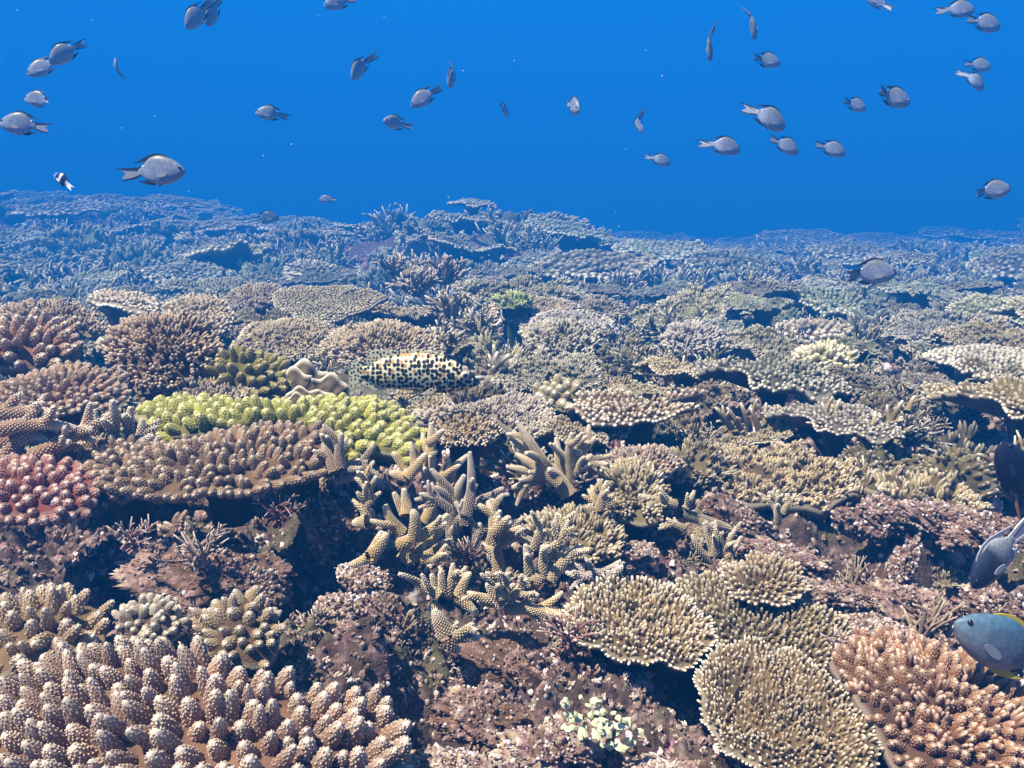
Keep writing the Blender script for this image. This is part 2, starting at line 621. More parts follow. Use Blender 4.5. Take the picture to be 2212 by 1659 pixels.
def colony(name, outline, rng, spacing=.012, peg='peg', rad=.0035, hgt=.012, lean=.5, glean=(0, 0, 0), dome=0.0, thick=.014,
           rim=True, stalk=.12, color=(.4, .27, .16), parts=False, jit=.15, rough=.006, maxparts=95, joined=False, stalk_r=.28,
           part_name="branchlet", basecol=None, hvar=.2, rimtip=1.0, gap=0.0):
    """a coral colony: plate or mound, its stalk and the branchlets that cover it"""
    c, th, rb = polar_outline(outline)
    rb = rb * (1 + .05 * vnoise(th * 5, th * 0, int(rng.integers(999))))
    rm = rb.mean()
    sd = int(rng.integers(9999))

    def zf(x, y, t):
        return dome * (1 - t * t) + rough * 2 * fbm(x / rm * 2.2, y / rm * 2.2, 3, sd)

    def tt(x, y):
        an = np.arctan2(y, x)
        return np.hypot(x, y) / np.interp(an, np.append(th, np.pi), np.append(rb, rb[0]))

    root = bpy.data.objects.new(name, None)
    col.objects.link(root)
    root.empty_display_size = .02
    mb = MB()
    ts = np.array([0.02, .2, .4, .55, .7, .82, .92, 1.0])
    V, tip = [], []
    for t in ts:
        x, y = t * rb * np.cos(th), t * rb * np.sin(th)
        V.append(np.stack([x + c[0], y + c[1], zf(x, y, t)], 1))
        tip.append(np.full(NA, .0 if t < .97 else .25))
    for t in (1.0, .93, .75, .5, .25, .02):
        x, y = t * rb * np.cos(th), t * rb * np.sin(th)
        dz = thick * (.45 + 1.3 * (1 - t))
        V.append(np.stack([x + c[0], y + c[1], zf(x, y, min(t, .97)) - dz + .3 * thick * vnoise(x / rm * 9, y / rm * 9, sd)], 1))
        tip.append(np.full(NA, 0))
    V = np.concatenate(V)
    k = np.arange(NA)
    k2 = (k + 1) % NA
    nr = len(V) // NA
    Q = np.concatenate([np.stack([i * NA + k, (i + 1) * NA + k, (i + 1) * NA + k2, i * NA + k2], 1) for i in range(nr - 1)])
    mb.add(V, Q[:, ::-1], None, np.concatenate(tip), .25)
    allmb = MB() if joined else None
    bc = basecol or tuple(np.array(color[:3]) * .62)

    def emit(nm, m, stuff=False, cl=color):
        if joined:
            v, q, t_, tp, ti = m.data()
            allmb.add(v, q, t_, tp, ti)
            return None
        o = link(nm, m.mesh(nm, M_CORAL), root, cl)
        if stuff:
            o["kind"] = "stuff"
        return o

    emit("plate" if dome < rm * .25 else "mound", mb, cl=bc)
    if stalk:
        ms = MB()
        n = 6
        zs = np.linspace(-.2 * thick, -stalk, n)
        Vs = []
        a = np.arange(20) * 2 * np.pi / 20
        for i, z in enumerate(zs):
            r = rm * (stalk_r + .35 * (1 - i / (n - 1)) ** 3 + .08 * (i / (n - 1)))
            rr = r * (1 + .3 * vnoise(a * 1.5, np.full(20, i * .7), sd + 5))
            Vs.append(np.stack([c[0] + rr * np.cos(a), c[1] + rr * np.sin(a), np.full(20, z)], 1))
        q = np.arange(20)
        q2 = (q + 1) % 20
        Qs = np.concatenate([np.stack([i * 20 + q, i * 20 + q2, (i + 1) * 20 + q2, (i + 1) * 20 + q], 1) for i in range(n - 1)])
        ms.add(np.concatenate(Vs), Qs[:, ::-1], None, 0, .0)
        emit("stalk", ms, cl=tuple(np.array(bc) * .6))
    # branchlet positions
    L = rb.max() * 1.02
    nx = int(2 * L / spacing) + 2
    gx, gy = np.meshgrid(np.arange(nx) * spacing - L, np.arange(int(nx / .866) + 1) * spacing * .866 - L)
    gx = gx + (np.arange(gx.shape[0])[:, None] % 2) * spacing * .5
    gx = gx.ravel() + rng.normal(0, spacing * .16, gx.size)
    gy = gy.ravel() + rng.normal(0, spacing * .16, gy.size)
    t = tt(gx, gy)
    keep = t < .96
    if gap:
        keep &= rng.uniform(0, 1, len(t)) > gap
        keep &= vnoise(gx / rm * 4, gy / rm * 4, sd + 8) > -.5 + gap
    gx, gy, t = gx[keep], gy[keep], t[keep]
    pos = np.stack([gx + c[0], gy + c[1], zf(gx, gy, t) - .1 * hgt], 1)
    rr = np.hypot(gx, gy) + 1e-9
    dm = 2 * dome * t / rm
    d = np.stack([gx / rr * (lean * t + dm), gy / rr * (lean * t + dm), np.ones_like(t)], 1)
    d += np.array(glean) + rng.normal(0, jit, d.shape) * (1, 1, .3)
    hh = hgt * rng.uniform(1 - hvar, 1 + hvar, len(t)) * (1 - .22 * t ** 2)
    ra = rad * rng.uniform(.76, 1.2, len(t))
    tm = np.clip(.34 + .5 * t ** 4 + rng.uniform(-.15, .15, len(t)), 0, 1)
    if rim:
        per = np.hypot(*np.diff(np.stack([rb * np.cos(th), rb * np.sin(th)], 1), axis=0, append=0).T).sum()
        nrim = max(10, int(2 * np.pi * rm / spacing * 1.15))
        a = np.linspace(-np.pi, np.pi, nrim, endpoint=False) + rng.normal(0, .3 / nrim, nrim)
        rbi = np.interp(a, np.append(th, np.pi), np.append(rb, rb[0]))
        x, y = rbi * np.cos(a) * .97, rbi * np.sin(a) * .97
        pos = np.concatenate([pos, np.stack([x + c[0], y + c[1], zf(x, y, 1.0) - .25 * thick], 1)])
        d = np.concatenate([d, np.stack([np.cos(a) * (lean + .7), np.sin(a) * (lean + .7), np.full(nrim, .75)], 1) + rng.normal(0, .12, (nrim, 3))])
        hh = np.concatenate([hh, hgt * rng.uniform(.7, 1.1, nrim)])
        ra = np.concatenate([ra, rad * rng.uniform(.85, 1.1, nrim)])
        tm = np.concatenate([tm, np.full(nrim, rimtip)])
    n = len(pos)
    if parts:
        order = np.argsort(rng.uniform(0, 1, n)) if n > maxparts else np.arange(n)
        big = np.zeros(n, bool)
        big[order[:maxparts]] = True
        meshes = []
        for i, kd in enumerate(parts):
            v, q, t_, tp, ti = kd
            m = MB()
            m.add(v, q, t_, tp, ti)
            meshes.append(m.mesh(part_name, M_CORAL))
        Fm = frames(d, rng)
        for i in np.nonzero(big)[0]:
            o = link(part_name, meshes[int(rng.integers(len(meshes)))], root, color)
            M = np.eye(4)
            M[:3, :3] = Fm[i] @ np.diag((ra[i], ra[i], hh[i]))
            M[:3, 3] = pos[i]
            o.matrix_local = Matrix(M.tolist())
        rest = ~big
        if rest.any():
            m = MB()
            ks = rng.integers(0, len(parts), n)
            for j in range(len(parts)):
                s = rest & (ks == j)
                stamp(m, parts[j], pos[s], d[s], ra[s], hh[s], rng, 1.0, np.full(s.sum(), .5))
            emit("small_" + part_name, m, True)
    else:
        m = MB()
        if peg == 'peg':
            stamp(m, PEG, pos, d, ra, hh, rng, tm)
        else:
            tl = FORKS if peg == 'fork' else KNOBS
            ks = rng.integers(0, len(tl), n)
            for j in range(len(tl)):
                s = ks == j
                stamp(m, tl[j], pos[s], d[s], ra[s], hh[s], rng, tm[s])
        emit("branchlet", m, True)
    if joined:
        bpy.data.objects.remove(root)
        root = link(name, allmb.mesh(name, M_CORAL), None, color)
    return root


def far(D):
    return D if D <= 1.8 else float(np.interp(D, [1.4, 1.8, 2.2, 2.8, 3.0, 4.4, 5.6, 6.0, 60], [1.4, 1.8, 2.4, 3.6, 4.0, 7.0, 9.4, 10.2, 64]))


FOOT = []       # footprints (x, y, r) already taken


def plane_of(poly, D0, eff, side=0.0, anchor=None):
    poly = np.asarray(poly, float)
    cu, cv = anchor or poly.mean(0)
    A = P(cu, cv, D0)
    r = rays(cu, cv)
    al = math.degrees(math.atan2(-r[2], math.hypot(r[0], 1)))
    t = R(eff - al)
    n = np.array((math.sin(R(side)), -math.sin(t), math.cos(t)))
    n /= np.linalg.norm(n)
    X = np.array((1.0, 0, 0))
    X -= n * X.dot(n)
    X /= np.linalg.norm(X)
    Y = np.cross(n, X)
    rr = rays(poly[:, 0], poly[:, 1])
    D = (A - CAM).dot(n) / (rr @ n)
    pts = CAM + rr * D[:, None]
    loc = np.stack([(pts - A) @ X, (pts - A) @ Y], 1)
    M = np.eye(4)
    M[:3, 0], M[:3, 1], M[:3, 2], M[:3, 3] = X, Y, n, A
    return A, loc, Matrix(M.tolist())


SEED = [1000]


def hero(name, poly, D, eff, label, cat="coral", side=0.0, sink=0.0, foot=True, group=None, **kw):
    """a colony whose outline is given by points of the photo, standing at distance D on a plane tilted so that it is seen under the angle eff"""
    SEED[0] += 1
    rng = np.random.default_rng(SEED[0])
    D2 = far(D)
    if D2 != D:
        for q_ in ("spacing", "rad", "hgt", "dome", "thick", "rough"):
            kw[q_] = kw.get(q_, dict(spacing=.012, rad=.0035, hgt=.012, dome=0, thick=.014, rough=.006)[q_]) * D2 / D
        D = D2
    A, loc, M = plane_of(poly, D, eff, side)
    if kw.get('stalk', 1) == 1:
        kw['stalk'] = max(.04, float(A[2] - ground(A[0], A[1], False)) + .05)
    o = colony(name, loc, rng, **kw)
    M.translation.z -= sink
    o.matrix_world = M
    tag(o, label, cat, group)
    if foot:
        FOOT.append((A[0], A[1], np.hypot(loc[:, 0], loc[:, 1]).mean() * .85))
    return o


def ell(u, v, w, h, ragged=.12, rot=0.0):
    rng = np.random.default_rng(int(u * 7 + v * 13))
    p = round_outline(1, ragged, rng)[::3]
    c, s = math.cos(R(rot)), math.sin(R(rot))
    x, y = p[:, 0] * w / 2, p[:, 1] * h / 2
    return np.stack([u + x * c - y * s, v + x * s + y * c], 1)


# ------------------------------------------------------------------ branching corals
def tube(mb, path, rad, seg, rng, cup=None, tipfrac=.25, tint=None, tipval=1.0):
    path = np.asarray(path, float)
    n = len(path)
    tan = np.gradient(path, axis=0)
    tan /= np.linalg.norm(tan, axis=1, keepdims=True) + 1e-9
    ref = np.array((0.31, 0.52, 0.8))
    if abs(tan[0].dot(ref) / np.linalg.norm(ref)) > .95:
        ref = np.array((1.0, -.3, 0.1))
    X = np.cross(ref, tan)
    X /= np.linalg.norm(X, axis=1, keepdims=True)
    Y = np.cross(tan, X)
    a = np.arange(seg) * 2 * np.pi / seg
    V = path[:, None] + rad[:, None, None] * (np.cos(a)[None, :, None] * X[:, None] + np.sin(a)[None, :, None] * Y[:, None])
    s = np.linspace(0, 1, n)
    tp = np.clip((s - (1 - tipfrac)) / tipfrac, 0, 1) ** 1.5 * tipval
    k = np.arange(seg)
    k2 = (k + 1) % seg
    Q = np.concatenate([np.stack([i * seg + k, i * seg + k2, (i + 1) * seg + k2, (i + 1) * seg + k], 1) for i in range(n - 1)])
    apex = path[-1] + tan[-1] * rad[-1] * .5
    T = np.stack([(n - 1) * seg + k, (n - 1) * seg + k2, np.full(seg, n * seg)], 1)
    tv = rng.uniform(.2, .8) if tint is None else tint
    mb.add(np.concatenate([V.reshape(-1, 3), apex[None]]), Q, T, np.append(np.repeat(tp, seg), tipval), tv)
    if cup:
        Ls = np.concatenate([[0], np.cumsum(np.linalg.norm(np.diff(path, axis=0), axis=1))])
        area = 2 * np.pi * rad.mean() * Ls[-1]
        m = int(area / cup ** 2)
        if m > 0:
            l = (np.arange(m) + .5) / m * Ls[-1]
            an = np.arange(m) * 2.39996
            pr = np.interp(l, Ls, rad)
            pc = np.stack([np.interp(l, Ls, path[:, j]) for j in range(3)], 1)
            px = np.stack([np.interp(l, Ls, X[:, j]) for j in range(3)], 1)
            py = np.stack([np.interp(l, Ls, Y[:, j]) for j in range(3)], 1)
            pt = np.stack([np.interp(l, Ls, tan[:, j]) for j in range(3)], 1)
            ou = px * np.cos(an)[:, None] + py * np.sin(an)[:, None]
            stamp(mb, NUB, pc + ou * pr[:, None] * .93, ou + pt * .7, cup * .36 * rng.uniform(.8, 1.15, m), cup * .5, rng,
                  .75 + .25 * np.clip(l / Ls[-1], 0, 1), np.full(m, tv))


def branch_path(p0, p1, rng, bend=.08, n=9):
    p0, p1 = np.asarray(p0, float), np.asarray(p1, float)
    L = np.linalg.norm(p1 - p0)
    off = rng.normal(0, bend * L, 3)
    s = np.linspace(0, 1, n)[:, None]
    return p0 + (p1 - p0) * s + off * 4 * s * (1 - s)


def taper(n, r0, r1):
    s = np.linspace(0, 1, n)
    r = r0 + (r1 - r0) * s
    r[-3:] *= np.array((.97, .84, .5))
    return r


def stag_hero(name, brs, D, label, tr, wscale=1.0, color=(.42, .29, .17), cup=.0027, dvar=.3, cat="coral", group=None, nodes=True):
    """branches given by their two ends on the photo; each branch is a part of its own"""
    SEED[0] += 1
    rng = np.random.default_rng(SEED[0])
    root = bpy.data.objects.new(name, None)
    col.objects.link(root)
    D = far(D)
    us = [tr(*b[0]) for b in brs]
    cu, cv = np.mean([q[0] for q in us]), max(q[1] for q in us)
    A = P(cu, cv, D)
    root.location = A
    root.empty_display_size = .02
    tag(root, label, cat, group)
    for b in brs:
        (u0, v0), (u1, v1), w = tr(*b[0]), tr(*b[1]), b[2]
        dd = b[3] if len(b) > 3 else rng.uniform(-dvar, dvar)
        db = b[4] if len(b) > 4 else rng.uniform(-.02, .02)
        p0 = P(u0, v0, D + db)
        L = W(math.hypot(u1 - u0, v1 - v0), D)
        p1 = P(u1, v1, D + db + dd * L)
        r = W(w, D) * .5 * wscale * tr.k
        path = branch_path(p0, p1, rng, .05) - A
        mb = MB()
        tube(mb, path, taper(9, r * 1.12, r * .50), 10, rng, cup, .35)
        nlet = int(rng.integers(1, 5)) if L > r * 5 else 0
        o = link("branch", mb.mesh("branch", M_CORAL), root, color)
        for j in range(nlet):
            s = rng.uniform(.25, .85)
            q = path[int(s * 8)]
            dr = (path[-1] - path[0]) / L
            side = np.cross(dr, rng.normal(0, 1, 3))
            side /= np.linalg.norm(side)
            m2 = MB()
            l2 = r * rng.uniform(2.6, 5.0)
            tube(m2, branch_path(q, q + (dr * .75 + side * .8) * l2, rng, .04, 6), taper(6, r * .66, r * .40), 8, rng, cup, .4)
            link("branchlet", m2.mesh("branchlet", M_CORAL), o, color)
    return root


def stag_template(seed, n=13, Rr=.13, r0=.0075, joined=False, cup=None, spread=1.0, seg=7):
    rng = np.random.default_rng(seed)
    root = None
    allm = MB()
    ms = []
    for i in range(n):
        a = i * 2.39996 + rng.uniform(-.4, .4)
        el = rng.uniform(.15, 1.3) ** 1.0
        d = np.array((math.cos(a) * math.cos(el) * spread, math.sin(a) * math.cos(el) * spread, math.sin(el) * .9 + .1))
        d /= np.linalg.norm(d)
        L = Rr * rng.uniform(.7, 1.1)
        b0 = np.array((math.cos(a), math.sin(a), 0)) * Rr * rng.uniform(0, .35)
        m = allm if joined else MB()
        r = r0 * rng.uniform(.8, 1.2)
        path = branch_path(b0 - d * .02, b0 + d * L, rng, .08, 8)
        tube(m, path, taper(8, r * 1.25, r * .75), seg, rng, cup, tint=.5)
        for j in range(int(rng.integers(3, 6))):
            s = rng.uniform(.3, .92)
            q = path[int(s * 7)]
            side = rng.normal(0, 1, 3)
            side -= d * side.dot(d)
            side /= np.linalg.norm(side)
            side[2] += .25
            l2 = L * rng.uniform(.22, .42) * (1.25 - s * .6)
            tube(m, branch_path(q, q + (d * .7 + side * .8) * l2, rng, .05, 5), taper(5, r * .8, r * .55), seg, rng, cup, .4, tint=rng.uniform(.2, .8))
        ms.append(m)
    if joined:
        return link("staghorn_coral", allm.mesh("staghorn_coral", M_CORAL))
    root = bpy.data.objects.new("staghorn_coral", None)
    col.objects.link(root)
    for m in ms:
        link("branch", m.mesh("branch", M_CORAL), root)
    return root


def copy_tree(o, color, parent=None):
    c = o.copy()
    col.objects.link(c)
    c.parent = parent
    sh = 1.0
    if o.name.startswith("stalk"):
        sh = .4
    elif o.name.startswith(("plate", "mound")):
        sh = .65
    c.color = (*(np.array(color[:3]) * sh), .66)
    for ch in list(o.children):
        d = copy_tree(ch, color, c)
        d.matrix_parent_inverse = ch.matrix_parent_inverse.copy()
    return c


# ------------------------------------------------------------------ fish
from mathutils.geometry import tessellate_polygon


def loft_body(prof, halfw, seg=16, power=0.85):
    """prof rows (x, top, bottom) from nose to tail root; halfw function of x"""
    mb = MB()
    a = np.arange(seg) * 2 * np.pi / seg
    V = []
    for (x, t, b) in prof:
        zc, hz = (t + b) / 2, (t - b) / 2
        w = halfw(x)
        cx = np.sign(np.cos(a)) * np.abs(np.cos(a)) ** power
        V.append(np.stack([np.full(seg, x), w * cx, zc + hz * np.sin(a)], 1))
    n = len(prof)
    k = np.arange(seg)
    k2 = (k + 1) % seg
    Q = np.concatenate([np.stack([i * seg + k, i * seg + k2, (i + 1) * seg + k2, (i + 1) * seg + k], 1) for i in range(n - 1)])
    V = np.concatenate(V)
    c0 = V[:seg].mean(0)
    c1 = V[-seg:].mean(0)
    T = np.concatenate([np.stack([k2, k, np.full(seg, n * seg)], 1), np.stack([(n - 1) * seg + k, (n - 1) * seg + k2, np.full(seg, n * seg + 1)], 1)])
    mb.add(np.concatenate([V, [c0, c1]]), Q[:, ::-1], T[:, ::-1])
    return mb


def resample_profile(prof, n=26):
    p = np.array(prof, float)
    s = np.linspace(0, 1, len(p))
    q = np.linspace(0, 1, n)
    out = np.stack([np.interp(q, s, p[:, j]) for j in range(3)], 1)
    for _ in range(2):
        out[1:-1] = .25 * out[:-2] + .5 * out[1:-1] + .25 * out[2:]
    return out


def fin_mesh(pts, th, y0=0.0, lean=0.0, soft=0):
    for _ in range(soft):
        pts = [q for i in range(len(pts)) for a, b in [(pts[i], pts[(i + 1) % len(pts)])] for q in ((a[0] * .75 + b[0] * .25, a[1] * .75 + b[1] * .25), (a[0] * .25 + b[0] * .75, a[1] * .25 + b[1] * .75))]
    pts = [Vector((p[0], p[1], 0)) for p in pts]
    tri = tessellate_polygon([pts])
    n = len(pts)
    V, T, Q = [], [], []
    zb = min(p.y for p in pts)
    for s in (-1, 1):
        for p in pts:
            V.append((p.x, y0 + s * th / 2 + lean * (p.y - zb), p.y))
    for t in tri:
        T.append(t)
        T.append((t[2] + n, t[1] + n, t[0] + n))
    for i in range(n):
        j = (i + 1) % n
        Q.append((i, j, j + n, i + n))
    mb = MB()
    mb.add(np.array(V), np.array(Q), np.array(T))
    return mb


def ball(c, r, seg=10, flat=1.0):
    mb = MB()
    V, Q, T = [], [], []
    rings = 6
    V.append((c[0], c[1] - r * flat, c[2]))
    for i in range(1, rings):
        ph = math.pi * i / rings
        for k in range(seg):
            a = 2 * math.pi * k / seg
            V.append((c[0] + r * math.sin(ph) * math.cos(a), c[1] - r * flat * math.cos(ph), c[2] + r * math.sin(ph) * math.sin(a)))
    V.append((c[0], c[1] + r * flat, c[2]))
    for k in range(seg):
        k2 = (k + 1) % seg
        T.append((0, 1 + k, 1 + k2))
        for i in range(rings - 2):
            Q.append((1 + i * seg + k, 1 + (i + 1) * seg + k, 1 + (i + 1) * seg + k2, 1 + i * seg + k2))
        b = 1 + (rings - 2) * seg
        T.append((b + k, len(V) - 1, b + k2))
    mb.add(np.array(V), np.array(Q), np.array(T))
    return mb


def fish_skin(name, stops, axis='Z', lo=-.2, hi=.24, rough=.36, scale=1.0):
    """skin colour along the body's own height or length, with a fine scale pattern"""
    m, n, b = nodes_of(name)
    tx = N(n, "ShaderNodeTexCoord")
    sp = N(n, "ShaderNodeSeparateXYZ")
    n.links.new(tx.outputs["Object"], sp.inputs[0])
    mr_ = N(n, "ShaderNodeMapRange")
    mr_.inputs[1].default_value = lo * scale
    mr_.inputs[2].default_value = hi * scale
    n.links.new(sp.outputs['XYZ'.index(axis)], mr_.inputs[0])
    r = N(n, "ShaderNodeValToRGB")
    e = r.color_ramp.elements
    e[0].position, e[0].color = stops[0][0], (*stops[0][1], 1)
    e[1].position, e[1].color = stops[-1][0], (*stops[-1][1], 1)
    for p, c in stops[1:-1]:
        x = e.new(p)
        x.color = (*c, 1)
    n.links.new(mr_.outputs[0], r.inputs[0])
    vo = N(n, "ShaderNodeTexVoronoi")
    vo.inputs["Scale"].default_value = 22 / scale
    n.links.new(tx.outputs["Object"], vo.inputs["Vector"])
    m2 = N(n, "ShaderNodeMapRange")
    m2.inputs[1].default_value = .1
    m2.inputs[2].default_value = .7
    m2.inputs[3].default_value = 1.12
    m2.inputs[4].default_value = .78
    n.links.new(vo.outputs["Distance"], m2.inputs[0])
    mx = N(n, "ShaderNodeMix", data_type='RGBA', blend_type='MULTIPLY')
    mx.inputs[0].default_value = 1
    n.links.new(r.outputs[0], mx.inputs[6])
    n.links.new(m2.outputs[0], mx.inputs[7])
    n.links.new(mx.outputs[2], b.inputs["Base Color"])
    b.inputs["Roughness"].default_value = rough
    return m


TL = .135
CH_PROF = [(.5, .004, -.008), (.485, .035, -.035), (.45, .08, -.075), (.40, .125, -.112), (.34, .165, -.145), (.25, .21, -.17), (.15, .235, -.183),
           (.05, .225, -.175), (-.02, .185, -.145), (-.07, .125, -.105), (-.105, .07, -.07), (-.14, .05, -.052), (-.17, .046, -.05)]
CH_DORS = [(.30, .18), (.24, .222), (.15, .252), (.05, .247), (-.05, .205), (-.15, .155), (-.25, .108), (-.16, .125), (-.08, .14), (-.02, .15), (.1, .2)]
CH_ANAL = [(.10, -.165), (.05, -.186), (-.02, -.187), (-.1, -.165), (-.19, -.122), (-.11, -.128), (-.05, -.115), (.02, -.14)]
CH_TAIL = [(-.13, .046), (-.25, .034), (-.43, .026), (-.35, -.02), (-.41, -.105), (-.26, -.085), (-.13, -.05)]
CH_UP = [(-.11, .062), (-.3, .054), (-.49, .037), (-.5, .030), (-.3, .018), (-.11, .012)]
CH_LO = [(-.15, -.042), (-.27, -.085), (-.42, -.122), (-.405, -.132), (-.26, -.113), (-.15, -.075)]
CH_PEC = [(.27, -.02), (.2, -.005), (.12, -.03), (.1, -.07), (.16, -.085), (.25, -.06)]
CH_PEL = [(.26, -.155), (.2, -.165), (.08, -.225), (.12, -.175)]


def sc_(pts, s=TL):
    return [(p[0] * s, p[1] * s) for p in pts]


def make_damsel(name, m_body, m_fin, m_pale, m_edge, m_tail=None, s=TL, fat=1.0, m_pec=None):
    root = bpy.data.objects.new(name, None)
    col.objects.link(root)
    root.empty_display_size = .01
    prof = resample_profile([(a * s, b * s, c * s) for a, b, c in CH_PROF])
    hw = lambda x: s * fat * np.interp(x / s, [-.18, -.12, 0, .15, .3, .42, .48, .5], [.008, .014, .05, .072, .075, .052, .022, .004])
    link("body", loft_body(prof, hw).mesh("body", m_body), root)
    link("dorsal_fin", fin_mesh(sc_(CH_DORS, s), .012 * s).mesh("dorsal_fin", m_fin, False), root)
    link("anal_fin", fin_mesh(sc_(CH_ANAL, s), .012 * s).mesh("anal_fin", m_fin, False), root)
    t = link("tail_fin", fin_mesh(sc_(CH_TAIL, s), .008 * s).mesh("tail_fin", m_tail or m_pale, False), root)
    link("tail_edge", fin_mesh(sc_(CH_UP, s), .014 * s).mesh("tail_edge", m_edge, False), t)
    link("tail_edge", fin_mesh(sc_(CH_LO, s), .014 * s).mesh("tail_edge", m_edge, False), t)
    link("tail_spot", ball((-.095 * s, 0, .066 * s), .024 * s, 10, .9).mesh("tail_spot", m_pale), root)
    for sd in (-1, 1):
        link("pectoral_fin", fin_mesh(sc_(CH_PEC, s), .006 * s, sd * .078 * s * fat, 0, 2).mesh("pectoral_fin", m_pec or m_tail or m_pale, False), root)
        link("eye", ball((.432 * s, sd * .042 * s * fat, .055 * s), .021 * s, 10, .8).mesh("eye", M_EYE), root)
    link("pelvic_fin", fin_mesh(sc_(CH_PEL, s), .008 * s).mesh("pelvic_fin", m_pec or m_tail or m_pale, False), root)
    return root


M_EYE = plain("fish_eye", (.01, .01, .012), .15, spec=.6)
M_BLACKFIN = plain("black_fin", (.02, .022, .035), .5, .2)
M_PALEFIN = plain("pale_fin", (.62, .60, .52), .5, .1)
M_CLEARFIN = plain("grey_fin", (.30, .31, .34), .5, .1)
M_GREYBLUE = plain("grey_blue_fin", (.16, .20, .24), .5, .1)
M_WHITEFIN = plain("white_fin", (.85, .85, .80), .5, .05)
M_YELLOWFIN = plain("yellow_fin", (.45, .34, .03), .5, .1)
M_CHROMIS = fish_skin("grey_damsel_skin", [(0, (.46, .48, .55)), (.25, (.34, .38, .47)), (.55, (.23, .27, .36)), (.85, (.18, .20, .22)), (1, (.14, .14, .08))], scale=TL)


def fish_pose(o, u, v, D, yaw, pitch, roll=0.0):
    """yaw 0 = facing along +x of the picture's side, pitch = head up"""
    o.location = P(u, v, D)
    M = Matrix.Rotation(R(yaw), 4, 'Z') @ Matrix.Rotation(R(-pitch), 4, 'Y') @ Matrix.Rotation(R(roll), 4, 'X')
    o.rotation_euler = M.to_euler()


def copy_fish(o, parent=None):
    c = o.copy()
    col.objects.link(c)
    c.parent = parent
    for ch in list(o.children):
        copy_fish(ch, c)
    return c


